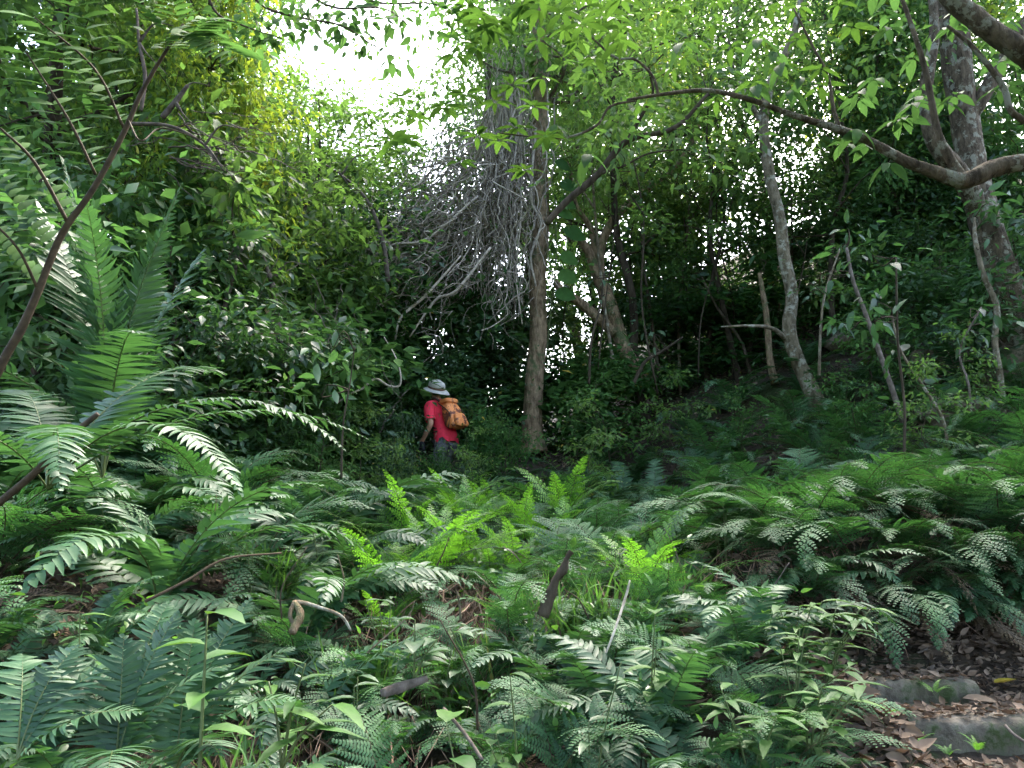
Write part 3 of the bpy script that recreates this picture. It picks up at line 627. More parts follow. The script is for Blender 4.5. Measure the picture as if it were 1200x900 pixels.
# straight central trunk
t = thing('central_tree', 'straight grey brown trunk with climbing leaves right of the hiker', 'tree', tuple(at(625, 525, 12.4)))
base = np.array(t.location)
g = Geo(); P, r = pxline([(626, 530, 12.4, 0.22), (624, 505, 12.4, 0.165), (626, 450, 12.4, 0.145), (631, 390, 12.4, 0.14), (630, 330, 12.4, 0.13), (634, 260, 12.4, 0.135), (632, 190, 12.4, 0.14), (634, 120, 12.4, 0.13), (632, 40, 12.4, 0.12), (636, -80, 12.4, 0.1)])
tube(g, P - base, r, 14, 0.045); link('trunk', g.mesh('trunk', M['bark_o']), t)
g = Geo(); cl = []
for a in range(22):
    s = P[-1 - rnd.randrange(16)]; e = s + np.array([rnd.uniform(-1.5, 1.9), rnd.uniform(-1.5, 2.0), rnd.uniform(-0.2, 1.8)]); m_ = (s + e) / 2 + rng.standard_normal(3) * 0.2
    tube(g, catmull([s - base, m_ - base, e - base], 4), np.linspace(0.035, 0.008, 9), 5); cl += [e - base, m_ - base, (e + m_) / 2 - base]
link('branches', g.mesh('branches', M['bark']), t)
g = Geo(); clump_leaves(g, leaf_s(0.4), cl, 75, 0.30, 0.12); link('crown', g.mesh('crown', M['leaf_a']), t)
# second stem glimpsed behind the vines
for px0, d, lab in [((588, 400), 13.8, 'dark slim trunk left of the straight central trunk'), ((560, 420), 14.6, 'dim slim trunk behind the lower vine ends')]:
    p0 = at(px0[0], 450, d); t = thing('slim_tree', lab, 'tree', (p0[0], d, gz(p0[0], d)))
    b0 = np.array(t.location); g = Geo(); top = at(px0[0] + 12, 60, d); P2 = catmull([b0 - [0, 0, .2], (b0 * 0.6 + top * 0.4) + [0.1, 0, 0], top], 8)
    tube(g, P2 - b0, np.linspace(0.1, 0.06, len(P2)), 9, 0.05); link('trunk', g.mesh('trunk', M['bark_d']), t)
    g = Geo(); clump_leaves(g, leaf_s(), [top - b0 + rng.standard_normal(3) * 0.8 for _ in range(22)], 60, 0.3, 0.11); link('crown', g.mesh('crown', M['leaf_a']), t)

# climbing plant with big leaves
t = thing('climbing_plant', 'climber with large heart shaped leaves on the right side of the straight trunk', 'vine', tuple(at(646, 360, 12.2)))
b0 = np.array(t.location); g = Geo(); P2, r2 = pxline([(640, 420, 12.2, 0.01), (646, 360, 12.2, 0.01), (652, 300, 12.2, 0.01), (650, 230, 12.2, 0.008)]); tube(g, P2 - b0, r2, 5); link('stem', g.mesh('stem', M['stem_g']), t)
for px, py, a, s in [(652, 322, -0.2, .36), (655, 300, 0.1, .34), (650, 343, -0.4, .34), (660, 270, 0.2, .4), (652, 248, 0.1, .3), (648, 285, 2.9, .26), (655, 235, 0.4, .32), (655, 215, 0.0, .34), (650, 190, 0.5, .3)]:
    V, Q, T = leaf_t(0.78, 0.22, 0.1, 0.78); g = Geo(); g.add(V * s, Q)
    link('leaf', g.mesh('leaf', M['leaf_b']), t, at(px, py, 12.1) - b0, (R(68), R(12), a * 0.5))

# vine curtain: a mass of pale hanging strands plus a few that stand out
def strand(g, p0, p1, r, sag=0.3, wob=0.10, n=9, curl=0.0):
    tt = np.linspace(0, 1, n)[:, None]; P = p0 * (1 - tt) + p1 * tt
    P[:, 2] -= sag * np.sin(np.pi * tt[:, 0]) * np.linalg.norm(p1 - p0) * 0.25
    wv = np.cumsum(rng.standard_normal((n, 3)) * wob, 0); wv -= tt * wv[-1] * 0.6; P += wv * np.array([1, 1, 0.6])
    if curl:
        ph = rng.random(4) * 6.28; f1, f2 = rng.uniform(1.5, 3.5), rng.uniform(4, 7); q1 = tt[:, 0]
        P[:, 0] += curl * (np.sin(f1 * 6.28 * q1 + ph[0]) + 0.5 * np.sin(f2 * 6.28 * q1 + ph[1])); P[:, 2] += curl * 0.8 * (np.sin(f1 * 6.28 * q1 + ph[2]) + 0.5 * np.sin(f2 * 6.28 * q1 + ph[3])); P[:, 1] += curl * np.cos(f1 * 6.28 * q1 + ph[1])
    P = catmull(P, 3); tube(g, P, np.linspace(r, r * 0.55, len(P)), 5, cap=False)
g = Geo()
for k in range(420):
    u = rnd.random()
    if k % 5 < 2:      # drop beside the trunk
        a = at(rnd.gauss(598, 20), rnd.uniform(40, 190), rnd.uniform(11.7, 13)); b_ = at(rnd.gauss(590, 26), rnd.uniform(210, 375), rnd.uniform(11.5, 13)); w_ = 0.035
    else:              # spray down to the left
        q_ = rnd.random(); a = at(520 + 95 * q_ + rnd.gauss(0, 14), rnd.uniform(150, 280) - 40 * q_, rnd.uniform(11.8, 13.2)); b_ = at(375 + 215 * q_ + rnd.gauss(0, 16), 350 - 20 * q_ + rnd.gauss(0, 38) , rnd.uniform(11.2, 13)); w_ = 0.075
    strand(g, a, b_, rnd.choice((0.004, 0.005, 0.007, 0.009, 0.014)), rnd.uniform(-0.3, 0.5), w_, 22, 0.03 if w_ < 0.05 else 0.10)
tag(link('hanging_vines', g.mesh('hanging_vines', M['vine'])), 'dense curtain of pale tangled vines left of the straight trunk', 'vines', kind='stuff')
g = Geo(); cs = [at(rnd.uniform(470, 610), rnd.uniform(150, 420), rnd.uniform(11.8, 13.4)) for _ in range(46)]
clump_leaves(g, leaf_t(0.42), cs, 22, 0.2, 0.10); tag(link('creeper_leaves', g.mesh('creeper_leaves', M['leaf_b'])), 'green creeper leaves growing through the pale vine curtain', 'creeper', kind='stuff')
for i, (pts, lab) in enumerate([
    ([(628, 150, 12.0, .022), (622, 230, 12.0, .022), (634, 262, 12, .022), (622, 300, 12, .02), (628, 335, 12, .016)], 'thick pale vine looping across the straight trunk'),
    ([(600, 110, 12.1, .02), (598, 200, 12, .02), (588, 280, 12, .016), (597, 330, 12, .012)], 'pale vine hanging just left of the straight trunk'),
    ([(610, 130, 12.1, .02), (611, 240, 12.1, .018), (605, 320, 12, .014), (612, 380, 12, .01)], 'long straight vine between the curtain and the trunk'),
    ([(540, 300, 11.6, .012), (500, 345, 11.5, .022), (470, 372, 11.4, .02), (463, 398, 11.4, .014)], 'pale vine end reaching down towards the hiker'),
    ([(575, 290, 11.6, .02), (535, 340, 11.5, .022), (510, 352, 11.5, .02), (480, 395, 11.4, .012)], 'forked vine above the hiker hat'),
    ([(560, 230, 11.8, .02), (500, 280, 11.6, .02), (455, 290, 11.5, .016), (430, 340, 11.4, .012)], 'curved vine crossing the dark twigs at the left of the curtain'),
]):
    P2, r2 = pxline(pts); b0 = P2[0].copy(); g = Geo(); tube(g, P2 - b0, r2, 8, 0.05); tag(link('vine', g.mesh('vine', M['vine']), None, tuple(b0)), lab, 'vine', 'single vines of the curtain')
P2, r2 = pxline([(385, 480, 9.5, .006), (408, 463, 9.5, .010), (425, 455, 9.5, .013), (440, 444, 9.5, .014), (455, 452, 9.5, .014), (468, 452, 9.5, .013), (469, 436, 9.5, .011), (462, 415, 9.6, .008), (450, 395, 9.7, .005)])
g = Geo(); tube(g, P2 - P2[0], r2, 8, 0.05); tag(link('curled_vine', g.mesh('vine', M['vine']), None, tuple(P2[0])), 'curled pale vine like a hook left of the hiker', 'vine')

# dry twig tangles
def twigs(name, label, centre, sp, n, L, dirn, m='twig', r=0.008):
    g = Geo(); b0 = np.array(centre)
    for k in range(n):
        p = rng.standard_normal(3) * sp; d = np.array(dirn) + rng.standard_normal(3) * 0.5; d /= np.linalg.norm(d); l = L * rnd.uniform(0.4, 1.1)
        strand(g, p, p + d * l, rnd.uniform(0.5, 1.3) * r, 0.1, 0.04 * l)
        for s in range(3):
            q_ = p + d * l * rnd.uniform(0.3, 0.9); e = d + rng.standard_normal(3) * 0.6; strand(g, q_, q_ + e * l * 0.25, r * 0.4, 0, 0.02 * l, 5)
    return tag(link(name, g.mesh(name, M[m]), None, tuple(b0)), label, 'twigs', kind='stuff')
twigs('dry_twigs', 'tangle of dry grey twigs high in the left leafy wall', at(225, 165, 8.0), np.array([.30, .2, .15]), 26, 0.8, (0.9, 0, -0.35), r=0.007)
twigs('bare_twigs', 'purple grey bare twig mass left of the vine curtain', at(450, 285, 13), np.array([.9, .5, .35]), 110, 1.0, (-0.9, 0, -0.3), 'twig', 0.007)
twigs('fallen_twigs', 'grey dead twigs at the foot of the thicket', at(400, 400, 13), np.array([1.0, .5, .5]), 60, 0.9, (-0.5, 0, -0.6), 'twig', 0.006)
twigs('hanging_rootlets', 'thin bare twigs hanging among the branches at the upper right', at(1100, 230, 12.5), np.array([.7, .5, .8]), 80, 0.9, (-0.2, 0, -0.8), 'twig', 0.006)

def pxtree(name, label, stems, barkm, crown=None, base_i=0, group=None, cat='tree', lm='leaf_a', ls=0.1, ln=40, lsp=0.22, tpl=None):
    """tree whose visible stems follow way-points; first stem is the trunk, others are branches"""
    A = [pxline(s) for s in stems]; b0 = A[0][0][0].copy(); t = thing(name, label, cat, tuple(b0), 0, group)
    for i, (P2, r2) in enumerate(A):
        g = Geo(); tube(g, P2 - b0, r2, 12 if r2.max() > 0.05 else 8, 0.05); link('trunk' if i == 0 else 'branch', g.mesh('trunk', M[barkm]), t)
    if crown:
        g = Geo(); cs = []
        tw = Geo()
        for (px, py, d) in crown:
            c = at(px, py, d); cs.append(c - b0)
            allp = np.concatenate([a[0] for a in A]); j = np.argmin(np.linalg.norm(allp - c, axis=1)); s = allp[j]
            tube(tw, catmull([s - b0, (s + c) / 2 - b0 + rng.standard_normal(3) * 0.06, c - b0], 3), np.linspace(0.008, 0.003, 7), 4)
        clump_leaves(g, tpl or leaf_t(0.4), cs, ln, lsp, ls); link('crown', two_mat(g, tw, 'crown', M[lm], M['bark_d']), t)
    return t
# leaning forked trunks right of the central trunk
pxtree('forked_tree', 'forked grey tree with leaning twisted stems right of the straight trunk',
       [[(752, 450, 13, .16), (735, 415, 13, .14), (722, 380, 13, .12), (712, 350, 13, .13), (700, 320, 13, .10), (690, 295, 13, .08), (680, 280, 13, .06)],
        [(722, 390, 13, .11), (700, 372, 13, .09), (680, 355, 13, .08), (660, 342, 13, .07), (650, 330, 13, .05)],
        [(702, 325, 13, .09), (705, 285, 13, .08), (725, 250, 13, .07), (760, 220, 13, .06), (800, 185, 13, .05), (830, 120, 13, .035)],
        [(700, 320, 13, .07), (693, 270, 13, .05), (675, 240, 13, .04), (668, 200, 13, .03)]], 'bark_o',
       [(660 + rnd.uniform(-30, 180), rnd.uniform(120, 260), rnd.uniform(12, 14)) for _ in range(26)], lm='leaf_a', ln=70, lsp=0.3, tpl=leaf_s())
pxtree('dark_limbed_tree', 'tree with a dark limb sweeping up to the right above the forked trunk',
       [[(640, 262, 9.5, .04), (665, 235, 9.5, .045), (700, 205, 9.5, .045), (735, 165, 9.4, .04), (790, 150, 9.3, .03), (830, 110, 9.3, .02)],
        [(735, 165, 9.4, .025), (752, 135, 9.3, .022), (765, 110, 9.2, .018), (760, 80, 9.2, .01)],
        [(700, 205, 9.5, .02), (730, 195, 9.4, .015), (760, 180, 9.4, .012), (800, 175, 9.4, .008)]], 'bark_d',
       [(rnd.uniform(700, 880), rnd.uniform(30, 190), rnd.uniform(8.8, 10)) for _ in range(22)], lm='leaf_a', ln=42, lsp=0.26, ls=0.11)
# pale leaning trunk
pxtree('pale_tree', 'pale leaning trunk with lichen bark in the right half',
       [[(965, 490, 11, .14), (950, 455, 11, .11), (934, 420, 11, .10), (925, 385, 11, .095), (928, 345, 11, .085), (919, 300, 11, .088), (914, 255, 11, .08), (903, 210, 11, .078), (895, 150, 11, .07), (903, 100, 11, .07), (930, 40, 11, .05), (945, -40, 11, .03)],
        [(922, 398, 11, .04), (905, 385, 10.9, .03), (880, 382, 10.8, .022), (845, 383, 10.8, .01)],
        [(895, 150, 11, .04), (880, 120, 11, .035), (860, 80, 11, .02), (850, 20, 11, .015)]], 'bark_p',
       [(rnd.uniform(820, 1010), rnd.uniform(-40, 130), rnd.uniform(10, 12.5)) for _ in range(26)] + [(rnd.uniform(840, 1000), rnd.uniform(130, 330), rnd.uniform(11, 12.5)) for _ in range(12)], lm='leaf_a', ln=60, lsp=0.3, tpl=leaf_s(), ls=0.11)
# thin bare stems of the right slope
for pts, bm, lab in [
    ([(1058, 495, 8.6, .03), (1040, 440, 8.6, .028), (1015, 370, 8.6, .024), (1000, 330, 8.6, .02), (992, 290, 8.6, .016)], 'twig', 'thin straight brown stem leaning left beside the pale trunk'),
    ([(1112, 530, 7.6, .012), (1104, 490, 7.6, .016), (1080, 450, 7.6, .014), (1055, 410, 7.6, .012), (1045, 370, 7.6, .009)], 'bark_p', 'crooked thin stem with a bent foot on the right slope'),
    ([(960, 440, 9.8, .02), (962, 380, 9.8, .016), (968, 340, 9.8, .014), (985, 290, 9.8, .01)], 'bark_p', 'thin curved sapling stem just right of the pale trunk'),
    ([(1058, 560, 7.2, .014), (1060, 480, 7.2, .012), (1052, 400, 7.2, .011), (1050, 300, 7.2, .008)], 'bark_d', 'dark upright thin stem right of the leaning brown stem'),
    ([(1140, 500, 8.0, .012), (1135, 450, 8.0, .012), (1125, 410, 8.2, .010), (1150, 360, 8.2, .008)], 'twig', 'short thin stem under the lichened stem'),
    ([(1178, 500, 8.8, .035), (1172, 440, 8.8, .035), (1166, 400, 8.8, .034), (1168, 360, 8.8, .034), (1152, 320, 8.8, .030), (1143, 280, 8.8, .026), (1142, 255, 8.8, .012)], 'bark_p', 'white lichened crooked stem near the right border'),
    ([(908, 450, 11.8, .06), (902, 420, 11.8, .05), (898, 370, 11.8, .045), (890, 320, 11.8, .03)], 'bark_o', 'reddish short trunk left of the pale leaning trunk'),
    ([(880, 440, 12.4, .03), (868, 400, 12.4, .025), (840, 360, 12.4, .02), (820, 320, 12.4, .015)], 'bark_d', 'dark thin stem fanning left near the reddish trunk'),
    ([(690, 450, 11, .02), (693, 400, 11, .018), (703, 360, 11, .015), (708, 320, 11, .012)], 'bark_d', 'dark thin vine stem in front of the forked tree'),
    ([(742, 450, 11.5, .03), (755, 425, 11.5, .025), (775, 412, 11.5, .02), (800, 395, 11.5, .012)], 'bark_d', 'dark bent branch at the foot of the forked tree'),
    ([(400, 560, 6.5, .01), (402, 500, 6.5, .008), (410, 450, 6.5, .006), (416, 405, 6.5, .004)], 'bark_d', 'thin dark sapling stalk left of the hiker'),
]:
    c = [(p[0] + rnd.uniform(-30, 30), p[1] + rnd.uniform(-25, 10), p[2]) for p in pts[2:]] * 2
    pxtree('thin_stem', lab, [pts], bm, c, cat='stem', lm='leaf_dk', ln=7, lsp=0.16, ls=0.13)

for k in range(20):
    px = 650 + 19 * k + rnd.uniform(-10, 10); d = rnd.uniform(11.5, 14.5); top = rnd.uniform(120, 260); x1 = px + rnd.uniform(-50, 50); bt = 455 + rnd.uniform(-15, 10); rr = rnd.choice((.012, .018, .03))
    pts = [(px, bt, d, rr), (px + (x1 - px) * .3 + rnd.uniform(-12, 12), bt + (top - bt) * .33, d, rr * .85), (px + (x1 - px) * .7 + rnd.uniform(-14, 14), bt + (top - bt) * .66, d, rr * .7), (x1, top, d, rr * .4)]
    br = [pts[2], (pts[2][0] + rnd.choice((-1, 1)) * 25, pts[2][1] - 40, d, rr * .35), (pts[2][0] + rnd.choice((-1, 1)) * 45, pts[2][1] - 90, d, rr * .2)]
    pxtree('thin_stem', 'thin dark stem among the trunks right of the hiker', [pts, br], 'bark_d' if k % 4 else 'bark_p', [(x1 + rnd.uniform(-30, 30), top + rnd.uniform(-30, 40), d) for _ in range(5)], cat='stem', lm='leaf_a', ln=30, lsp=0.22, ls=0.11, group='thin stems of the forest')
# big tree at the right with a thick limb
pxtree('big_tree', 'big dark tree with a thick grey limb crossing the upper right corner',
       [[(1200, 420, 9.5, .30), (1178, 340, 9.5, .22), (1160, 280, 9.5, .19), (1145, 220, 9.5, .17), (1132, 150, 9.6, .17), (1120, 60, 9.6, .18), (1112, -60, 9.6, .18)],
        [(1150, 250, 9.5, .13), (1125, 205, 9.3, .12), (1095, 165, 9.2, .10), (1085, 110, 9.2, .08), (1095, 40, 9.2, .06), (1090, -30, 9.2, .04)],
        [(1130, 150, 9.6, .1), (1165, 90, 9.5, .09), (1200, 30, 9.5, .07), (1240, -40, 9.5, .05)]], 'bark',
       [(rnd.uniform(1030, 1230), rnd.uniform(-60, 110), rnd.uniform(9, 12)) for _ in range(20)], lm='leaf_a', ln=55, lsp=0.28, ls=0.13, tpl=leaf_s())
# overhanging branches close to the camera (one tree standing beyond the right border)
pxtree('overhanging_tree', 'near tree reaching in from the right with a long sagging branch and big leaves',
       [[(1420, 420, 5.2, .20), (1400, 260, 5.2, .17), (1320, 150, 5.2, .14), (1240, 95, 5.1, .085), (1200, 62, 5.0, .075), (1160, 35, 5.0, .070), (1112, -5, 5.0, .065), (1070, -60, 5, .05)],
        [(1330, 165, 5.0, .085), (1250, 190, 4.8, .06), (1200, 190, 4.6, .052), (1165, 197, 4.6, .055), (1130, 211, 4.6, .05), (1092, 200, 4.6, .038), (1060, 188, 4.6, .032), (1020, 166, 4.6, .026), (985, 152, 4.6, .024), (930, 135, 4.6, .018), (880, 117, 4.6, .016), (830, 106, 4.6, .014), (780, 110, 4.6, .011), (735, 117, 4.6, .008)],
        [(1128, 208, 4.6, .03), (1110, 180, 4.6, .028), (1098, 150, 4.6, .022), (1085, 85, 4.6, .018), (1070, 35, 4.6, .015), (1052, -15, 4.6, .012)],
        [(985, 152, 4.6, .012), (977, 130, 4.6, .012), (970, 90, 4.6, .010), (950, 50, 4.6, .008), (930, 10, 4.6, .006)],
        [(772, 112, 4.6, .009), (765, 90, 4.6, .009), (745, 70, 4.6, .008), (722, 68, 4.6, .008), (700, 50, 4.6, .006), (680, 30, 4.6, .005)],
        [(745, 118, 4.6, .007), (715, 125, 4.6, .008), (698, 148, 4.6, .008), (660, 162, 4.6, .007), (620, 160, 4.6, .005), (585, 156, 4.6, .004)],
        [(1250, 160, 4.8, .02), (1190, 135, 4.7, .02), (1175, 100, 4.7, .018), (1140, 55, 4.7, .014), (1110, 30, 4.7, .01)]], 'bark')
ot = C.objects.get('overhanging_tree'); b0 = np.array(ot.location)
g = Geo(); g2 = Geo()
W = [(460, 165, .17), (470, 115, .12), (490, 140, .12), (520, 125, .13), (545, 110, .12), (480, 165, .12), (560, 160, .13), (585, 165, .13), (605, 150, .12), (540, 190, .1), (640, 160, .13), (615, 200, .12),
     (580, 120, .12), (600, 100, .12), (625, 125, .13)]
for px, py, L in W: whorl(g, at(px, py, 4.6 + rnd.uniform(-.25, .25)) - b0, 8, L)
for _ in range(44):
    px, py = rnd.uniform(530, 730), rnd.gauss(22, 30); whorl(g, at(px, py, rnd.uniform(4.3, 5.4)) - b0, rnd.choice((5, 6, 7)), 0.14, -0.1)
for _ in range(40):
    px, py = rnd.uniform(700, 1000), rnd.gauss(20, 40); whorl(g, at(px, py, rnd.uniform(4.5, 6)) - b0, rnd.choice((4, 5, 6)), 0.13, -0.1)
for _ in range(34):
    px, py = rnd.uniform(980, 1210), rnd.gauss(60, 70); whorl(g2, at(px, py, rnd.uniform(4.8, 6)) - b0, rnd.choice((4, 5, 6)), 0.15, -0.2, 0.45)
for px, py in [(905, 60), (890, 45), (925, 105), (915, 75), (885, 100), (800, 50), (940, 90), (690, 180), (650, 145), (1005, 150), (1040, 190)]: whorl(g2, at(px, py, 4.55) - b0, 3, 0.16, -0.7, 0.42)
link('foliage', g.mesh('foliage', M['leaf_big']), ot); link('leaves', g2.mesh('leaves', M['leaf_b']), ot)
# leafy twigs hanging into the top edge of the sky gap
t = thing('overhanging_twigs', 'dark leafy twigs hanging from the top edge across the white sky', 'branch', tuple(at(300, -60, 5.0))); b0 = np.array(t.location)
g = Geo(); g2 = Geo()
for pts in [[(250, -80, 5), (300, 0, 5), (350, 20, 5), (400, 30, 5), (440, 55, 5), (470, 70, 5)], [(300, -60, 5), (380, 5, 5), (450, 10, 5), (490, 40, 5)], [(230, -60, 5), (250, 10, 5), (285, 30, 5), (330, 45, 5)], [(350, -50, 5.2), (430, 0, 5.2), (510, 5, 5.2), (540, 30, 5.2)]]:
    P2 = catmull([at(*p) for p in pts], 5) - b0; tube(g, P2, np.linspace(0.012, 0.003, len(P2)), 5)
    for p in P2[5::1]:
        if rnd.random() < 0.8: clump_leaves(g2, leaf_t(0.5), [p], 12 if p[2] + b0[2] > at(300, 45, 5)[2] else 4, 0.09, 0.075, 0.3)
link('twigs', g.mesh('twigs', M['bark_d']), t); link('crown', g2.mesh('crown', M['leaf_b']), t)

# foreground sapling at the left with compound leaves
t = pxtree('leaning_sapling', 'near brown sapling leaning right across the upper left with feathery leaves',
           [[(-60, 560, 3.0, .017), (0, 430, 3.0, .016), (25, 385, 3.0, .016), (45, 340, 3.0, .014), (72, 275, 3.0, .013), (110, 220, 3.0, .011), (145, 155, 3.0, .010), (170, 100, 3.0, .008), (215, 28, 3.0, .005)],
            [(80, 262, 3.0, .008), (40, 190, 2.9, .006), (0, 150, 2.8, .004)], [(112, 205, 3.0, .006), (80, 140, 2.9, .005), (30, 60, 2.8, .003)], [(145, 150, 3.0, .006), (110, 80, 2.95, .005), (40, 20, 2.9, .003)],
            [(45, 340, 3.0, .006), (20, 290, 2.9, .005), (-20, 250, 2.9, .004)], [(150, 140, 3.0, .004), (165, 165, 2.9, .003), (190, 150, 3.0, .003), (240, 165, 3.0, .002)]], 'stem_b')
b0 = np.array(t.location); g = Geo()
for (x0, y0), (x1, y1) in [((80, 262), (0, 150)), ((112, 205), (20, 50)), ((145, 150), (30, 10)), ((145, 155), (80, -20)), ((45, 340), (-30, 250)), ((60, 300), (-10, 200)), ((200, 40), (120, -40)), ((215, 28), (290, 70)), ((190, 60), (250, 20)), ((210, 30), (190, -50))]:
    a = at(x0, y0, 3.0); b_ = at(x1, y1, 2.85); n = 13
    for k in range(1, n):
        p = a + (b_ - a) * k / n; ax = (b_ - a) / np.linalg.norm(b_ - a); side = np.cross(ax, np.array([0, -0.5, 0.85])); side /= np.linalg.norm(side)
        for s in (1, -1): scatter(g, leaf_t(0.34, 0.15, 0.08, 0.7), np.array([p - b0]), frames(np.array([side * s + ax * 0.35]), np.array([[0, -0.4, 0.9]]) + rng.standard_normal((1, 3)) * 0.2), [rnd.uniform(0.11, 0.15)])
link('leaflets', g.mesh('leaflets', M['leaf_b']), t)
for pts, lab in [([(-20, 605, 2.6, .012), (40, 555, 2.6, .012), (85, 510, 2.6, .011), (115, 485, 2.6, .008)], 'leaning brown stalk under the silvery fern at the left'),
                 ([(170, 705, 3.0, .006), (220, 680, 3.1, .006), (265, 655, 3.2, .005), (330, 648, 3.4, .004)], 'thin bent tan stalk above the sword ferns')]:
    P2, r2 = pxline(pts); g = Geo(); tube(g, P2 - P2[0], r2, 7, 0.04); tag(link('stalk', g.mesh('stalk', M['stem_b']), None, tuple(P2[0])), lab, 'stalk')

# saplings and leafy plants in the middle ground
for i, (px, d, H) in enumerate([(385, 8.4, 0.35), (430, 8.8, 0.35), (330, 8.6, 0.45), (555, 9.5, 0.3), (585, 10.5, 0.35), (690, 9.5, 0.4), (720, 11, 0.5), (470, 9.4, 0.25), (1000, 8.6, 0.3), (1085, 7.5, 0.35), (1050, 9.6, 0.45), (1130, 8.2, 0.35), (860, 9.5, 0.3), (790, 10.5, 0.4), (1150, 9.6, 0.6), (1025, 10.6, 0.6)]):
    plant('sap%d' % (i % 2), px, d, 'leafy sapling in the growth around the hiker' if px < 650 else 'leafy sapling on the dim slope among the right trunks', 'sapling', 'saplings around the hiker' if px < 650 else 'saplings on the right slope', H, H * 1.25)

def leafy_plant(label, base, stems, n, L, wd, m='leaf_big', name='broadleaf_plant'):
    t = thing(name, label, 'plant', tuple(base)); b0 = np.array(base)
    for k, (dx, dy, h) in enumerate(stems):
        g = Geo(); P2 = catmull([np.zeros(3), np.array([dx * .4, dy * .4, h * .55]), np.array([dx, dy, h])], 5); tube(g, P2, np.linspace(0.005, 0.002, len(P2)), 5); link('stem', g.mesh('stem', M['stem_g']), t)
        for j in range(n):
            p = P2[int((0.3 + 0.7 * j / max(1, n - 1)) * (len(P2) - 1))]; a = j * 2.4 + k; D = np.array([[math.cos(a), math.sin(a), 0.25]])
            g = Geo(); scatter(g, leaf_t(wd, 0.35, 0.14, 0.7), np.zeros((1, 3)), frames(D, np.array([[0, 0, 1.0]])), [L * rnd.uniform(.7, 1.15)]); link('leaf', g.mesh('leaf', M[m]), t, tuple(p))
    return t
leafy_plant('upright stalk with few broad pale leaves standing before the sword ferns', at(232, 930, 1.75), [(0.0, 0, 0.36)], 6, 0.13, 0.5)
leafy_plant('low plant with narrow bright leaves at the bottom left of centre', at(330, 900, 2.1), [(0.05, 0, 0.25), (-0.05, .03, 0.2), (.12, 0, .15)], 5, 0.17, 0.22)
leafy_plant('broad leaved plant near the grass tuft at the bottom', at(485, 800, 3.0), [(0.0, 0, 0.22), (.08, 0, .15)], 5, 0.12, 0.6, 'leaf_dk')
for px, py, d, lab in [(945, 850, 3.0, 'drooping lance leaved plant at the lower left of the steps'), (930, 800, 3.3, 'lance leaved plant on the bank edge beside the topmost step'), (965, 790, 3.5, 'lance leaved plant overhanging the left end of the steps'), (880, 860, 2.9, 'lance leaved plant under the lacy ferns left of the steps'), (930, 770, 3.6, 'lance leaved plant behind the bank edge plants')]:
    p = at(px, py, d); leafy_plant(lab, (p[0], p[1], gz(min(p[0], 1.45), p[1])), [(rnd.uniform(-.1, .2), rnd.uniform(-.15, .05), rnd.uniform(.25, .4)) for _ in range(4)], 8, 0.15, 0.27)

for k, (px, py, d) in enumerate([(420, 760, 3.3), (455, 700, 4.0), (520, 720, 3.7), (610, 820, 2.8), (690, 840, 2.8), (760, 790, 3.2), (380, 620, 5.2), (300, 640, 4.6), (560, 560, 7.2), (720, 640, 4.8), (640, 610, 5.8), (850, 640, 5.0), (480, 560, 8.0), (590, 540, 9.0), (700, 560, 7.5), (100, 700, 3.4), (350, 830, 2.6), (560, 870, 2.5)]):
    p = at(px, py, d); leafy_plant('broad leaved herb among the ferns', (p[0], p[1], gz(p[0], p[1])), [(rnd.uniform(-.12, .12), rnd.uniform(-.1, .1), rnd.uniform(.3, .6)) for _ in range(2 + k % 2)], 6, rnd.uniform(.09, .15), rnd.choice((.35, .5, .6)), rnd.choice(('leaf_big', 'leaf_dk', 'leaf_dk')), 'broadleaf_herb')['group'] = 'broad leaved herbs'
for k, (px, py, d) in enumerate([(540, 700, 4.2), (590, 690, 4.3), (500, 660, 5.0), (620, 650, 5.2), (430, 740, 3.5), (800, 650, 4.8), (880, 690, 4.3), (960, 660, 4.6), (1040, 720, 4.55), (1120, 740, 4.5), (330, 700, 3.6), (230, 620, 4.6), (690, 700, 4.0), (740, 610, 5.8), (560, 830, 2.8), (400, 680, 4.2)]):
    a = at(px, py + 25, d); b_ = a + np.array([rnd.uniform(-.25, .25), rnd.uniform(-.1, .15), rnd.uniform(.12, .4)]); g = Geo(); P2 = catmull([a, (a + b_) / 2 + rng.standard_normal(3) * .03, b_], 6); tube(g, P2 - a, np.linspace(.005, .002, len(P2)) * rnd.uniform(.7, 1.5), 6, 0.1)
    tag(link('dry_stalk', g.mesh('dry_stalk', M[rnd.choice(('twig', 'stem_b', 'bark_p'))]), None, tuple(a)), 'dry stalk standing among the ferns', 'stalk', 'dry stalks among the ferns')
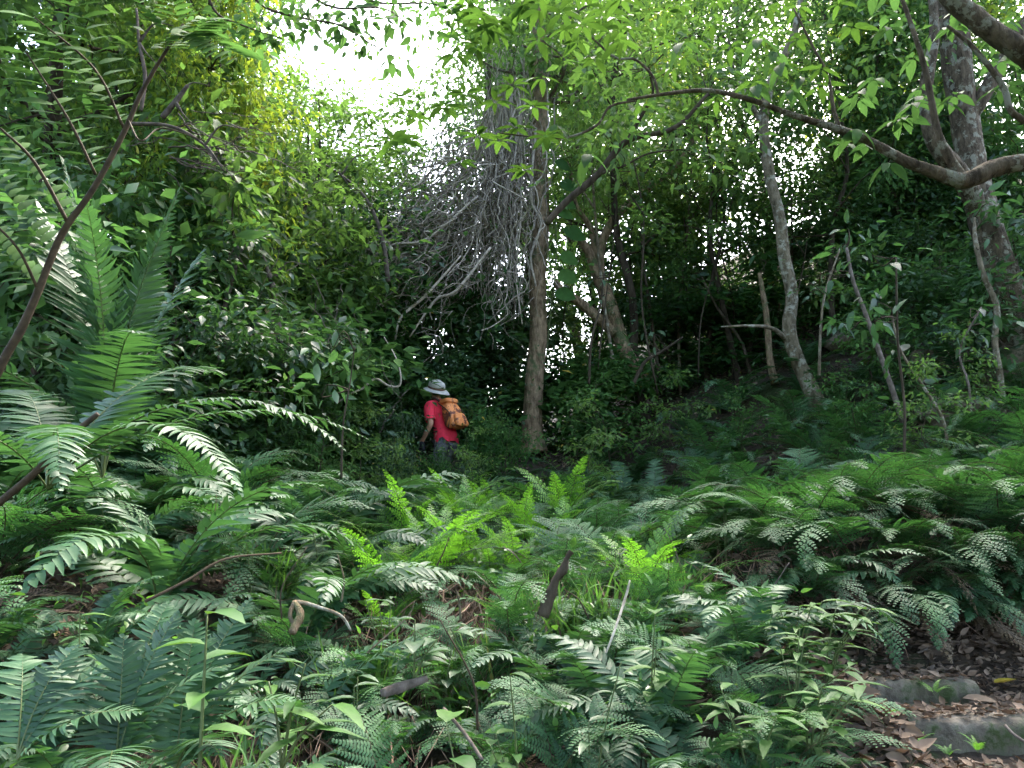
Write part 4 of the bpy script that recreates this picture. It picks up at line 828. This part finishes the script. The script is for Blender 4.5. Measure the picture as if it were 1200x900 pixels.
# left wood: bare stems and twigs that show through the leaves
for pts, lab in [([(455, 330, 10.5, .035), (448, 280, 10.5, .03), (430, 235, 10.5, .025), (400, 205, 10.5, .016), (375, 190, 10.5, .01)], 'dark bent branch curving left below the sky gap'),
                 ([(330, 430, 9, .04), (326, 380, 9, .035), (318, 330, 9, .028), (300, 280, 9, .02)], 'dark upright stem in the left thicket'),
                 ([(270, 430, 8.5, .03), (262, 370, 8.5, .028), (278, 300, 8.5, .02), (270, 240, 8.5, .014)], 'thin dark stem behind the tall backlit fronds'),
                 ([(165, 130, 7.8, .02), (170, 90, 7.8, .02), (163, 50, 7.8, .016), (160, 10, 7.8, .012)], 'bare forked twig high in the upper left'),
                 ([(150, 145, 7.5, .02), (200, 148, 7.5, .018), (240, 170, 7.5, .014), (262, 200, 7.5, .008)], 'bare pale branch pointing right in the upper left'),
                 ([(190, 138, 7.7, .03), (205, 120, 7.7, .028), (220, 100, 7.7, .018)], 'short pale broken branch in the upper left')]:
    pxtree('bare_branch', lab, [pts, [pts[-2], (pts[-2][0] + 18, pts[-2][1] - 22, pts[0][2], .008), (pts[-2][0] + 40, pts[-2][1] - 20, pts[0][2], .004)], [pts[-2], (pts[-2][0] + 12, pts[-2][1] + 16, pts[0][2], .006), (pts[-2][0] + 34, pts[-2][1] + 38, pts[0][2], .003)]], 'twig', cat='branch')
twigs('dead_twigs', 'dark dead twigs hanging in the thicket left of the hiker', at(300, 380, 8.8), np.array([.6, .4, .4]), 60, 0.8, (0.1, 0, -0.9), 'twig', 0.005)

# ------------------------------------------------------------------ stump, sticks, roots
g = Geo(); P2, r2 = pxline([(636, 722, 4.0, .030), (646, 695, 4.0, .026), (652, 678, 4.0, .018), (660, 668, 4.0, .024), (664, 655, 4.0, .012), (670, 646, 4.0, .015)]); tube(g, P2 - P2[0], r2, 9, 0.12)
tag(link('broken_stump', g.mesh('stump', M['bark_d']), None, tuple(P2[0])), 'dark broken stub of a branch sticking up from the slope', 'stump')
for i, (pts, m, lab) in enumerate([
    ([(700, 790, 3.4, .004), (718, 745, 3.4, .005), (733, 700, 3.5, .006), (738, 680, 3.5, .004)], 'vine', 'thin pale upright stick in the ferns right of centre'),
    ([(520, 830, 2.9, .006), (545, 860, 2.8, .006), (565, 890, 2.7, .006)], 'twig', 'dark stick sloping at the bottom centre'),
    ([(348, 735, 3.0, .010), (340, 722, 3.0, .008), (348, 706, 3.05, .009), (375, 712, 3.1, .007), (400, 722, 3.1, .006), (412, 740, 3.1, .004)], 'bark_p', 'pale forked root on the litter left of centre'),
    ([(345, 706, 3.05, .012), (352, 720, 3.0, .015), (342, 742, 2.95, .014)], 'bark_o', 'short tan root stub beside the pale forked root'),
    ([(448, 812, 2.9, .016), (470, 805, 2.95, .02), (500, 795, 3.0, .012)], 'twig', 'weathered grey wood piece at the bottom left of centre'),
    ([(1060, 545, 7.0, .014), (1090, 552, 7.0, .014), (1120, 565, 7.0, .012)], 'twig', 'fallen stick below the trunks on the right slope'),
    ([(1075, 765, 4.25, .006), (1110, 755, 4.4, .007), (1160, 768, 4.4, .006), (1195, 785, 4.3, .005)], 'twig', 'grey fallen branch behind the topmost step'),
    ([(1178, 850, 3.55, .006), (1190, 862, 3.5, .006), (1210, 875, 3.45, .006)], 'twig', 'short grey stick on the middle step at the right border')]):
    P2, r2 = pxline(pts); g = Geo(); tube(g, P2 - P2[0], r2, 7, 0.08); tag(link('stick' if i not in (2, 3) else 'root', g.mesh('stick', M[m]), None, tuple(P2[0])), lab, 'stick')

# growth that hides the legs of the hiker
for x_, y_, kd, sz in [(1.18, 3.0, 'lacy', .26), (1.26, 3.3, 'sword', .2), (1.34, 3.65, 'lacy', .24), (1.08, 2.75, 'sword', .26), (1.42, 3.9, 'lacy', .26)]:
    fern(kd, x_, y_, sz, 'small fern on the earth edge left of the steps', 'small ferns beside the steps', True, 8)
for px, py, d, sz, lab in [(470, 590, 6.6, .9, 'vivid green fern left of and below the hiker'), (520, 600, 6.0, .85, 'large vivid green fern straight below the hiker'), (545, 560, 7.4, .9, 'vivid green fern below the orange rucksack'), (660, 545, 7.8, 1.0, 'vivid green fern spreading right under the straight trunk'), (615, 560, 7.2, .9, 'vivid green fern left of the trunk foot'), (455, 630, 5.2, .7, 'vivid green fern above the dead frond heap')]:
    p = at(px, py, d); fern('lime', p[0], d, sz, lab, None, True, 9, z=gz(p[0], d) + 0.12)
for px, d, sz, kd, lab in [(478, 10.0, .95, 'lacy', 'pale fern left of the knees of the hiker'), (500, 9.9, .85, 'lacy', 'fern right in front of the legs of the hiker'), (520, 10.1, .9, 'sword', 'shiny fern hiding the knees of the hiker'), (545, 10.0, .95, 'lacy', 'fern right of the legs of the hiker'), (565, 10.4, 1.0, 'sword', 'shiny fern between the hiker and the straight trunk'), (530, 9.3, .8, 'lime', 'bright fern just below the hiker'), (490, 9.2, .8, 'lime', 'bright fern below the left hand of the hiker')]:
    p = at(px, 560, d); fern(kd, p[0], d, sz, lab, None, True, 10)
for i, (px, d, H) in enumerate([(480, 10.4, .22), (512, 10.3, .27), (545, 10.45, .24), (465, 10.6, .45), (575, 11.0, .45)]):
    plant('bush%d' % (i % 3), px, d, ['leafy bush at the left hand of the hiker', 'leafy bush before the thighs of the hiker', 'leafy bush under the orange rucksack', 'leafy bush left of the hiker below the hooked vine', 'leafy bush between the hiker and the trunk foot'][i], 'shrub', None, H, H * .8)

# ------------------------------------------------------------------ hiker
def flat(name, c, rough=0.8, bump=0.2, sc=30):
    return solid(name, tuple(v * 0.8 for v in c), tuple(min(1, v * 1.15) for v in c), sc, rough, bump, bdist=0.006)
M['skin'] = flat('skin', (0.50, 0.27, 0.18), 0.55, 0.1); M['shirt'] = flat('red_cotton', (0.75, 0.035, 0.07), 0.9, 0.5, 9); M['trousers'] = solid('grey_trousers', (0.06, 0.062, 0.075), (0.16, 0.155, 0.165), 22, 0.9, 0.5, bdist=0.006)
M['hat'] = flat('pale_hat_cloth', (0.50, 0.47, 0.42), 0.9, 0.3, 14); M['hatband'] = flat('hat_band', (0.16, 0.09, 0.06)); M['pack'] = solid('orange_nylon', (0.50, 0.15, 0.04), (0.80, 0.30, 0.09), 9, 0.6, 0.6, bdist=0.01, cc=(0.14, 0.045, 0.025), cscale=9, thr=(0.52, 0.55)); M['strap'] = flat('dark_strap', (0.06, 0.035, 0.025)); M['hair'] = flat('dark_hair', (0.02, 0.016, 0.014)); M['shoe'] = flat('boot_leather', (0.06, 0.045, 0.03)); M['glove'] = flat('black_pouch', (0.015, 0.015, 0.018))
PD = 11.0; pp = at(530, 588, PD); pz = gz(pp[0], PD)
person = thing('person', 'hiker in red shirt, grey trousers and pale sun hat, seen from behind, looking up', 'person', (pp[0], PD, pz), R(46), None, 1.02)
def skinobj(name, verts, edges, m, parent, sub=2, root=0):
    me = bpy.data.meshes.new(name); me.from_pydata([v[:3] for v in verts], edges, []); me.materials.append(m)
    o = link(name, me, parent); o.modifiers.new('skin', 'SKIN'); 
    for i, v in enumerate(verts):
        sv = me.skin_vertices[0].data[i]; sv.radius = (v[3], v[4] if len(v) > 4 else v[3]); sv.use_root = (i == root)
    o.modifiers['skin'].use_smooth_shade = True
    s = o.modifiers.new('sub', 'SUBSURF'); s.levels = sub; s.render_levels = sub; return o
V = [(0, 0, .93, .13, .10), (0, .03, 1.12, .12, .09), (0, .06, 1.32, .14, .095), (0, .08, 1.43, .07, .06), (0, .105, 1.50, .052), (0, .125, 1.56, .058, .07), (0, .135, 1.64, .078, .095), (0, .13, 1.71, .06, .075)]
E = [(i, i + 1) for i in range(7)]
def chain(start, pts):
    prev = start
    for p in pts: V.append(p); E.append((prev, len(V) - 1)); prev = len(V) - 1
    return prev
for s, kn, an in ((-1, (.12, .52), (.02, .1)), (1, (.22, .58), (.30, .22))):   # legs mid-stride, uphill
    chain(0, [(s * .10, .01, .84, .085), (s * .105, kn[0] * .5, (.84 + kn[1]) / 2, .075), (s * .105, kn[0], kn[1], .055), (s * .105, (kn[0] + an[0]) / 2 - .02, (kn[1] + an[1]) / 2, .052), (s * .105, an[0], an[1], .036), (s * .11, an[0] + .10, an[1] - .05, .038), (s * .115, an[0] + .18, an[1] - .06, .028)])
wl = chain(2, [(-.15, .07, 1.385, .062), (-.195, .06, 1.34, .055), (-.235, .02, 1.19, .045), (-.245, .00, 1.10, .040), (-.245, .10, 1.02, .037), (-.23, .19, .945, .027), (-.225, .225, .915, .024, .034)])
for k in range(4):
    a = -0.03 + .02 * k; chain(wl, [(-.225 + .012 * (k - 1.5), .255 + .002 * k, .895 - .012 * (k - 1.5), .0095), (-.222 + .016 * (k - 1.5), .285 - .004 * abs(k - 1), .870 - .014 * (k - 1.5), .0085), (-.215 + .016 * (k - 1.5), .290 - .006 * abs(k - 1), .840 - .014 * (k - 1.5), .007)])
chain(wl, [(-.205, .240, .925, .010), (-.190, .262, .905, .009)])
wr = chain(2, [(.15, .07, 1.385, .062), (.195, .08, 1.34, .055), (.235, .10, 1.18, .045), (.24, .12, 1.08, .040), (.225, .22, 1.04, .036), (.20, .32, 1.02, .027), (.195, .36, 1.015, .024, .034)])
for k in range(4): chain(wr, [(.195 + .013 * (k - 1.5), .395, 1.0, .0095), (.195 + .015 * (k - 1.5), .42, .985, .0085), (.195 + .015 * (k - 1.5), .425, .96, .007)])
chain(wr, [(.175, .375, 1.02, .010), (.162, .395, 1.01, .009)])
nose = chain(6, [(0, .215, 1.635, .022), (0, .240, 1.622, .012)])
chain(6, [(-.085, .125, 1.635, .018, .010)]); chain(6, [(.085, .125, 1.635, .018, .010)])
skinobj('body', V, E, M['skin'], person)
# face marks
g = Geo()
for s in (-1, 1): tube(g, np.array([[s * .034, .205, 1.655], [s * .034, .228, 1.655]]), [.012, .010], 8)
link('eyes', g.mesh('eyes', M['hair']), person)
g = Geo(); tube(g, np.array([[-.025, .212, 1.583], [0, .222, 1.581], [.025, .212, 1.583]]), [.004, .006, .004], 6); link('mouth', g.mesh('mouth', flat('lip', (.35, .12, .1))), person)
skinobj('hair', [(0, .10, 1.69, .095, .10), (0, .065, 1.62, .094, .09), (0, .055, 1.54, .07, .06)], [(0, 1), (1, 2)], M['hair'], person)
# shirt with sleeves: one lofted garment
def shirt():
    g = Geo(); n = 28
    rings = [(.84, -.01, .168, .135), (.90, -.01, .172, .138), (.98, .0, .165, .132), (1.08, .02, .158, .128), (1.18, .035, .160, .130), (1.28, .05, .172, .134), (1.36, .062, .178, .125), (1.42, .075, .135, .10), (1.46, .085, .085, .075), (1.475, .09, .066, .062)]
    V = []
    for i, (z, cy_, rx, ry) in enumerate(rings):
        for k in range(n):
            a = k * 2 * math.pi / n; wv = 1 + .035 * math.sin(4 * a + 11 * z) + .03 * math.sin(7 * a - 17 * z) + .015 * math.sin(13 * a + 23 * z)
            V.append((rx * wv * math.cos(a), cy_ + ry * wv * math.sin(a), z + .012 * math.sin(3 * a) * (i < 2)))
    Q = [(i * n + k, i * n + (k + 1) % n, (i + 1) * n + (k + 1) % n, (i + 1) * n + k) for i in range(len(rings) - 1) for k in range(n)]
    g.add(V, Q)
    for P in ([(-.10, .065, 1.385), (-.165, .065, 1.37), (-.205, .055, 1.31), (-.228, .03, 1.22), (-.238, .012, 1.15)], [(.10, .065, 1.385), (.165, .07, 1.37), (.205, .08, 1.31), (.228, .09, 1.22), (.238, .10, 1.15)]):
        tube(g, catmull(P, 4), np.interp(np.linspace(0, 1, 17), [0, .3, .6, 1], [.07, .078, .072, .074]), 14, 0.02, cap=False)
    return link('shirt', g.mesh('shirt', M['shirt']), person)
shirt()
V3 = [(0, -.005, .92, .135, .11)]; E3 = []
for s, kn, an in ((-1, (.12, .52), (.02, .1)), (1, (.22, .58), (.30, .22))):
    prev = 0
    for p in [(s * .09, .0, .82, .105), (s * .105, kn[0] * .5, (.84 + kn[1]) / 2, .092), (s * .105, kn[0], kn[1], .078), (s * .105, (kn[0] + an[0]) / 2 - .02, (kn[1] + an[1]) / 2, .070), (s * .105, an[0], an[1] + .03, .06)]:
        V3.append(p); E3.append((prev, len(V3) - 1)); prev = len(V3) - 1
skinobj('trousers', V3, E3, M['trousers'], person)
for s, an in ((-1, (.02, .1)), (1, (.30, .22))):
    skinobj('boot', [(s * .105, an[0] - .01, an[1] + .05, .048), (s * .105, an[0], an[1] - .03, .05), (s * .11, an[0] + .10, an[1] - .055, .045, .04), (s * .115, an[0] + .19, an[1] - .06, .036, .03)], [(0, 1), (1, 2), (2, 3)], M['shoe'], person)
# hat tilted back (looking up)
def hat():
    h = link('hat', None, person)
    g = Geo(); n = 40; rings = [(0.0, .125, 0), (.05, .124, 0), (.075, .118, 0), (.10, .10, 0), (.112, .07, 0), (.115, .0, 0)]
    V = []; 
    for z, r_, _ in rings:
        for k in range(n):
            a = k * 2 * math.pi / n; V.append((r_ * 0.88 * math.cos(a) * (1 + .02 * math.sin(5 * a)), r_ * 1.05 * math.sin(a), z + (.006 * math.sin(3 * a) if r_ > .05 else 0)))
    Q = [(i * n + k, i * n + (k + 1) % n, (i + 1) * n + (k + 1) % n, (i + 1) * n + k) for i in range(len(rings) - 1) for k in range(n)]
    g.add(V, Q)
    V = []; br = [(.112, .0), (.14, -.004), (.16, -.012), (.190, -.030), (.192, -.033), (.16, -.016), (.14, -.009), (.112, -.005)]
    for r_, z in br:
        for k in range(n):
            a = k * 2 * math.pi / n; V.append((r_ * 0.95 * math.cos(a), r_ * 1.1 * math.sin(a), z + (r_ - .112) * (0.22 * math.sin(2 * a + .6) + .10 * math.sin(3 * a))))
    Q = [(i * n + k, i * n + (k + 1) % n, (i + 1) * n + (k + 1) % n, (i + 1) * n + k) for i in range(len(br) - 1) for k in range(n)]
    g.add(V, Q); me = g.mesh('hat', M['hat'])
    bpy.data.objects.remove(h); h = link('hat', me, person, (0, .10, 1.645), (R(30), R(-8), 0))
    g = Geo(); a = np.linspace(0, 2 * math.pi, 33); P = np.stack([.114 * np.cos(a), .134 * np.sin(a), np.full(33, .016)], 1)
    V = np.concatenate([P * [1, 1, 0] + [0, 0, .004], P * [1, 1, 0] + [0, 0, .030]]); Q = [(k, k + 1, 33 + k + 1, 33 + k) for k in range(32)]; g.add(V, Q); link('band', g.mesh('band', M['hatband']), h)
hat()
# backpack
bp = thing('backpack', 'orange rucksack with dark straps on the back of the hiker', 'backpack', (pp[0], PD, pz), R(46), None, 1.02)
def rbox(c, s, rot=0.0, taper=0.85, n=3, bulge=0.12):
    """soft-cornered bag: superellipsoid"""
    g = Geo(); nu, nv = 28, 16; V = []
    sg = lambda v, e: math.copysign(abs(v) ** e, v)
    for i in range(nv + 1):
        ph = -math.pi / 2 + math.pi * i / nv
        for j in range(nu):
            th = 2 * math.pi * j / nu; x = sg(math.cos(ph), .5) * sg(math.cos(th), .55); y = sg(math.cos(ph), .5) * sg(math.sin(th), .55); z = sg(math.sin(ph), .55)
            k = 1 - (1 - taper) * (z * .5 + .5); wr_ = 1 + .03 * math.sin(9 * z + 3 * th) + .02 * math.sin(5 * th + 4 * z)
            V.append((c[0] + s[0] * x * k * wr_, c[1] + s[1] * y * k * wr_ + rot * z * s[2], c[2] + s[2] * z))
    Q = [(i * nu + j, i * nu + (j + 1) % nu, (i + 1) * nu + (j + 1) % nu, (i + 1) * nu + j) for i in range(nv) for j in range(nu)]
    g.add(V, Q); return g
person.rotation_euler = (R(-9), 0, R(46)); bp.rotation_euler = (R(-9), 0, R(46))
link('main_bag', rbox((0, -.185, 1.20), (.155, .115, .205), .30, .70).mesh('bag', M['pack']), bp)
link('front_pocket', rbox((0, -.325, 1.10), (.115, .05, .10), .25, .8).mesh('pocket', M['pack']), bp)
link('lid', rbox((0, -.12, 1.40), (.125, .11, .04), .1, .9).mesh('lid', M['pack']), bp)
for s in (-1, 1):
    g = Geo(); P = catmull([(s * .10, -.07, 1.40), (s * .125, .02, 1.475), (s * .125, .14, 1.43), (s * .13, .19, 1.30), (s * .155, .15, 1.12), (s * .13, -.06, 1.02)], 6); tube(g, P, .017, 6); link('strap', g.mesh('strap', M['strap']), bp)
    g = Geo(); P = catmull([(s * .155, -.09, 1.37), (s * .148, -.20, 1.28), (s * .13, -.27, 1.17), (s * .14, -.22, 1.0)], 5); tube(g, P, .008, 5); link('side_strap', g.mesh('strap', M['strap']), bp)
g = Geo(); P = catmull([(-.155, -.02, 1.0), (-.15, .09, 1.01), (0, .14, 1.01), (.15, .09, 1.01), (.155, -.02, 1.0)], 6); tube(g, P, .013, 6); link('hip_belt', g.mesh('belt', M['strap']), bp)
# small pouch at the hand
rb = rbox((-.235, .25, .84), (.035, .06, .07)); tag(link('camera_pouch', rb.mesh('pouch', M['glove']), None, (pp[0], PD, pz), (R(-9), 0, R(46)), 1.02), 'small black pouch hanging at the hand of the hiker', 'pouch')

# ------------------------------------------------------------------ labels that single out the members of a group
LM = [('the hiker', 516, 500), ('the straight trunk foot', 625, 515), ('the pale leaning trunk foot', 962, 485), ('the broken dark stub', 655, 675), ('the thin pale upright stick', 720, 740),
      ('the pale forked root', 370, 720), ('the stone steps', 1100, 830), ('the white lichened stem', 1175, 440), ('the forked grey tree', 745, 430), ('the weathered wood piece', 475, 805),
      ('the big right trunk', 1160, 290), ('the silvery drooping fronds', 180, 480), ('the tall backlit fronds', 150, 360), ('the leaning brown stalk', 50, 550), ('the vivid ferns below the hiker', 570, 590),
      ('the pale vine curtain', 540, 250), ('the white sky gap', 430, 80), ('the stalk with broad leaves', 232, 790), ('the bent tan stalk', 250, 665), ('the leaning brown stem', 1040, 440), ('the hooked vine', 440, 450), ('the grey fallen branch', 1130, 765), ('the largest brown rock', 1085, 385), ('the lance leaved plants', 950, 790), ('the pale bluish fern', 800, 720), ('the crooked stem with a bent foot', 1110, 530), ('the fallen stick on the right slope', 1090, 550), ('the dead frond heap', 560, 650)]
DIRS = ['right of', 'above and right of', 'above', 'above and left of', 'left of', 'below and left of', 'below', 'below and right of']
HEAD = {'lacy_fern': 'lacy fern', 'sword_fern': 'glossy sword fern', 'bright_fern': 'lime green fern', 'shrub': 'dark shrub', 'sapling': 'leafy sapling', 'slender_tree': 'thin dark stemmed tree', 'thin_stem': 'thin forked dark stem', 'broadleaf_herb': 'broad leaved herb', 'dry_stalk': 'thin dry stalk'}
used_l = {}
lst = [o for o in C.objects if o.parent is None and o.get('group') and o.get('label')]
cnt = {}
for o in lst: cnt[o['label']] = cnt.get(o['label'], 0) + 1
taken = {o['label'] for o in C.objects if o.parent is None and o.get('label')}
for o in sorted([o for o in lst if cnt[o['label']] > 1], key=lambda o: o.location[1]):
    x_, y_, z_ = o.location; h_ = 0.45 if 'fern' in o.name else (0.8 if 'shrub' in o.name else 1.5)
    v_ = (z_ + h_ - CAM[2]) / y_; an = math.atan(v_) - PITCH
    ppx = 600 + F * x_ / (y_ * math.cos(math.atan(v_) * 0 + PITCH) + (z_ + h_ - CAM[2]) * math.sin(PITCH)); ppy = 450 - F * math.tan(an)
    head = HEAD.get(o.name.split('.')[0], o['category']); big = max(o.scale) if 'fern' not in o.name else (max(o.children[0].scale) if o.children else o.scale[0])
    done = False
    for nm, lx, ly in sorted(LM, key=lambda l: math.hypot(l[1] - ppx, l[2] - ppy))[:7]:
        dd = math.hypot(lx - ppx, ly - ppy); k_ = int(round(math.atan2(ly - ppy, ppx - lx) / (math.pi / 4))) % 8
        far = 'just' if dd < 70 else ('a little' if dd < 150 else 'well')
        lab = f"{head} {far} {DIRS[k_]} {nm}"
        if lab not in taken: taken.add(lab); o['label'] = lab; done = True; break
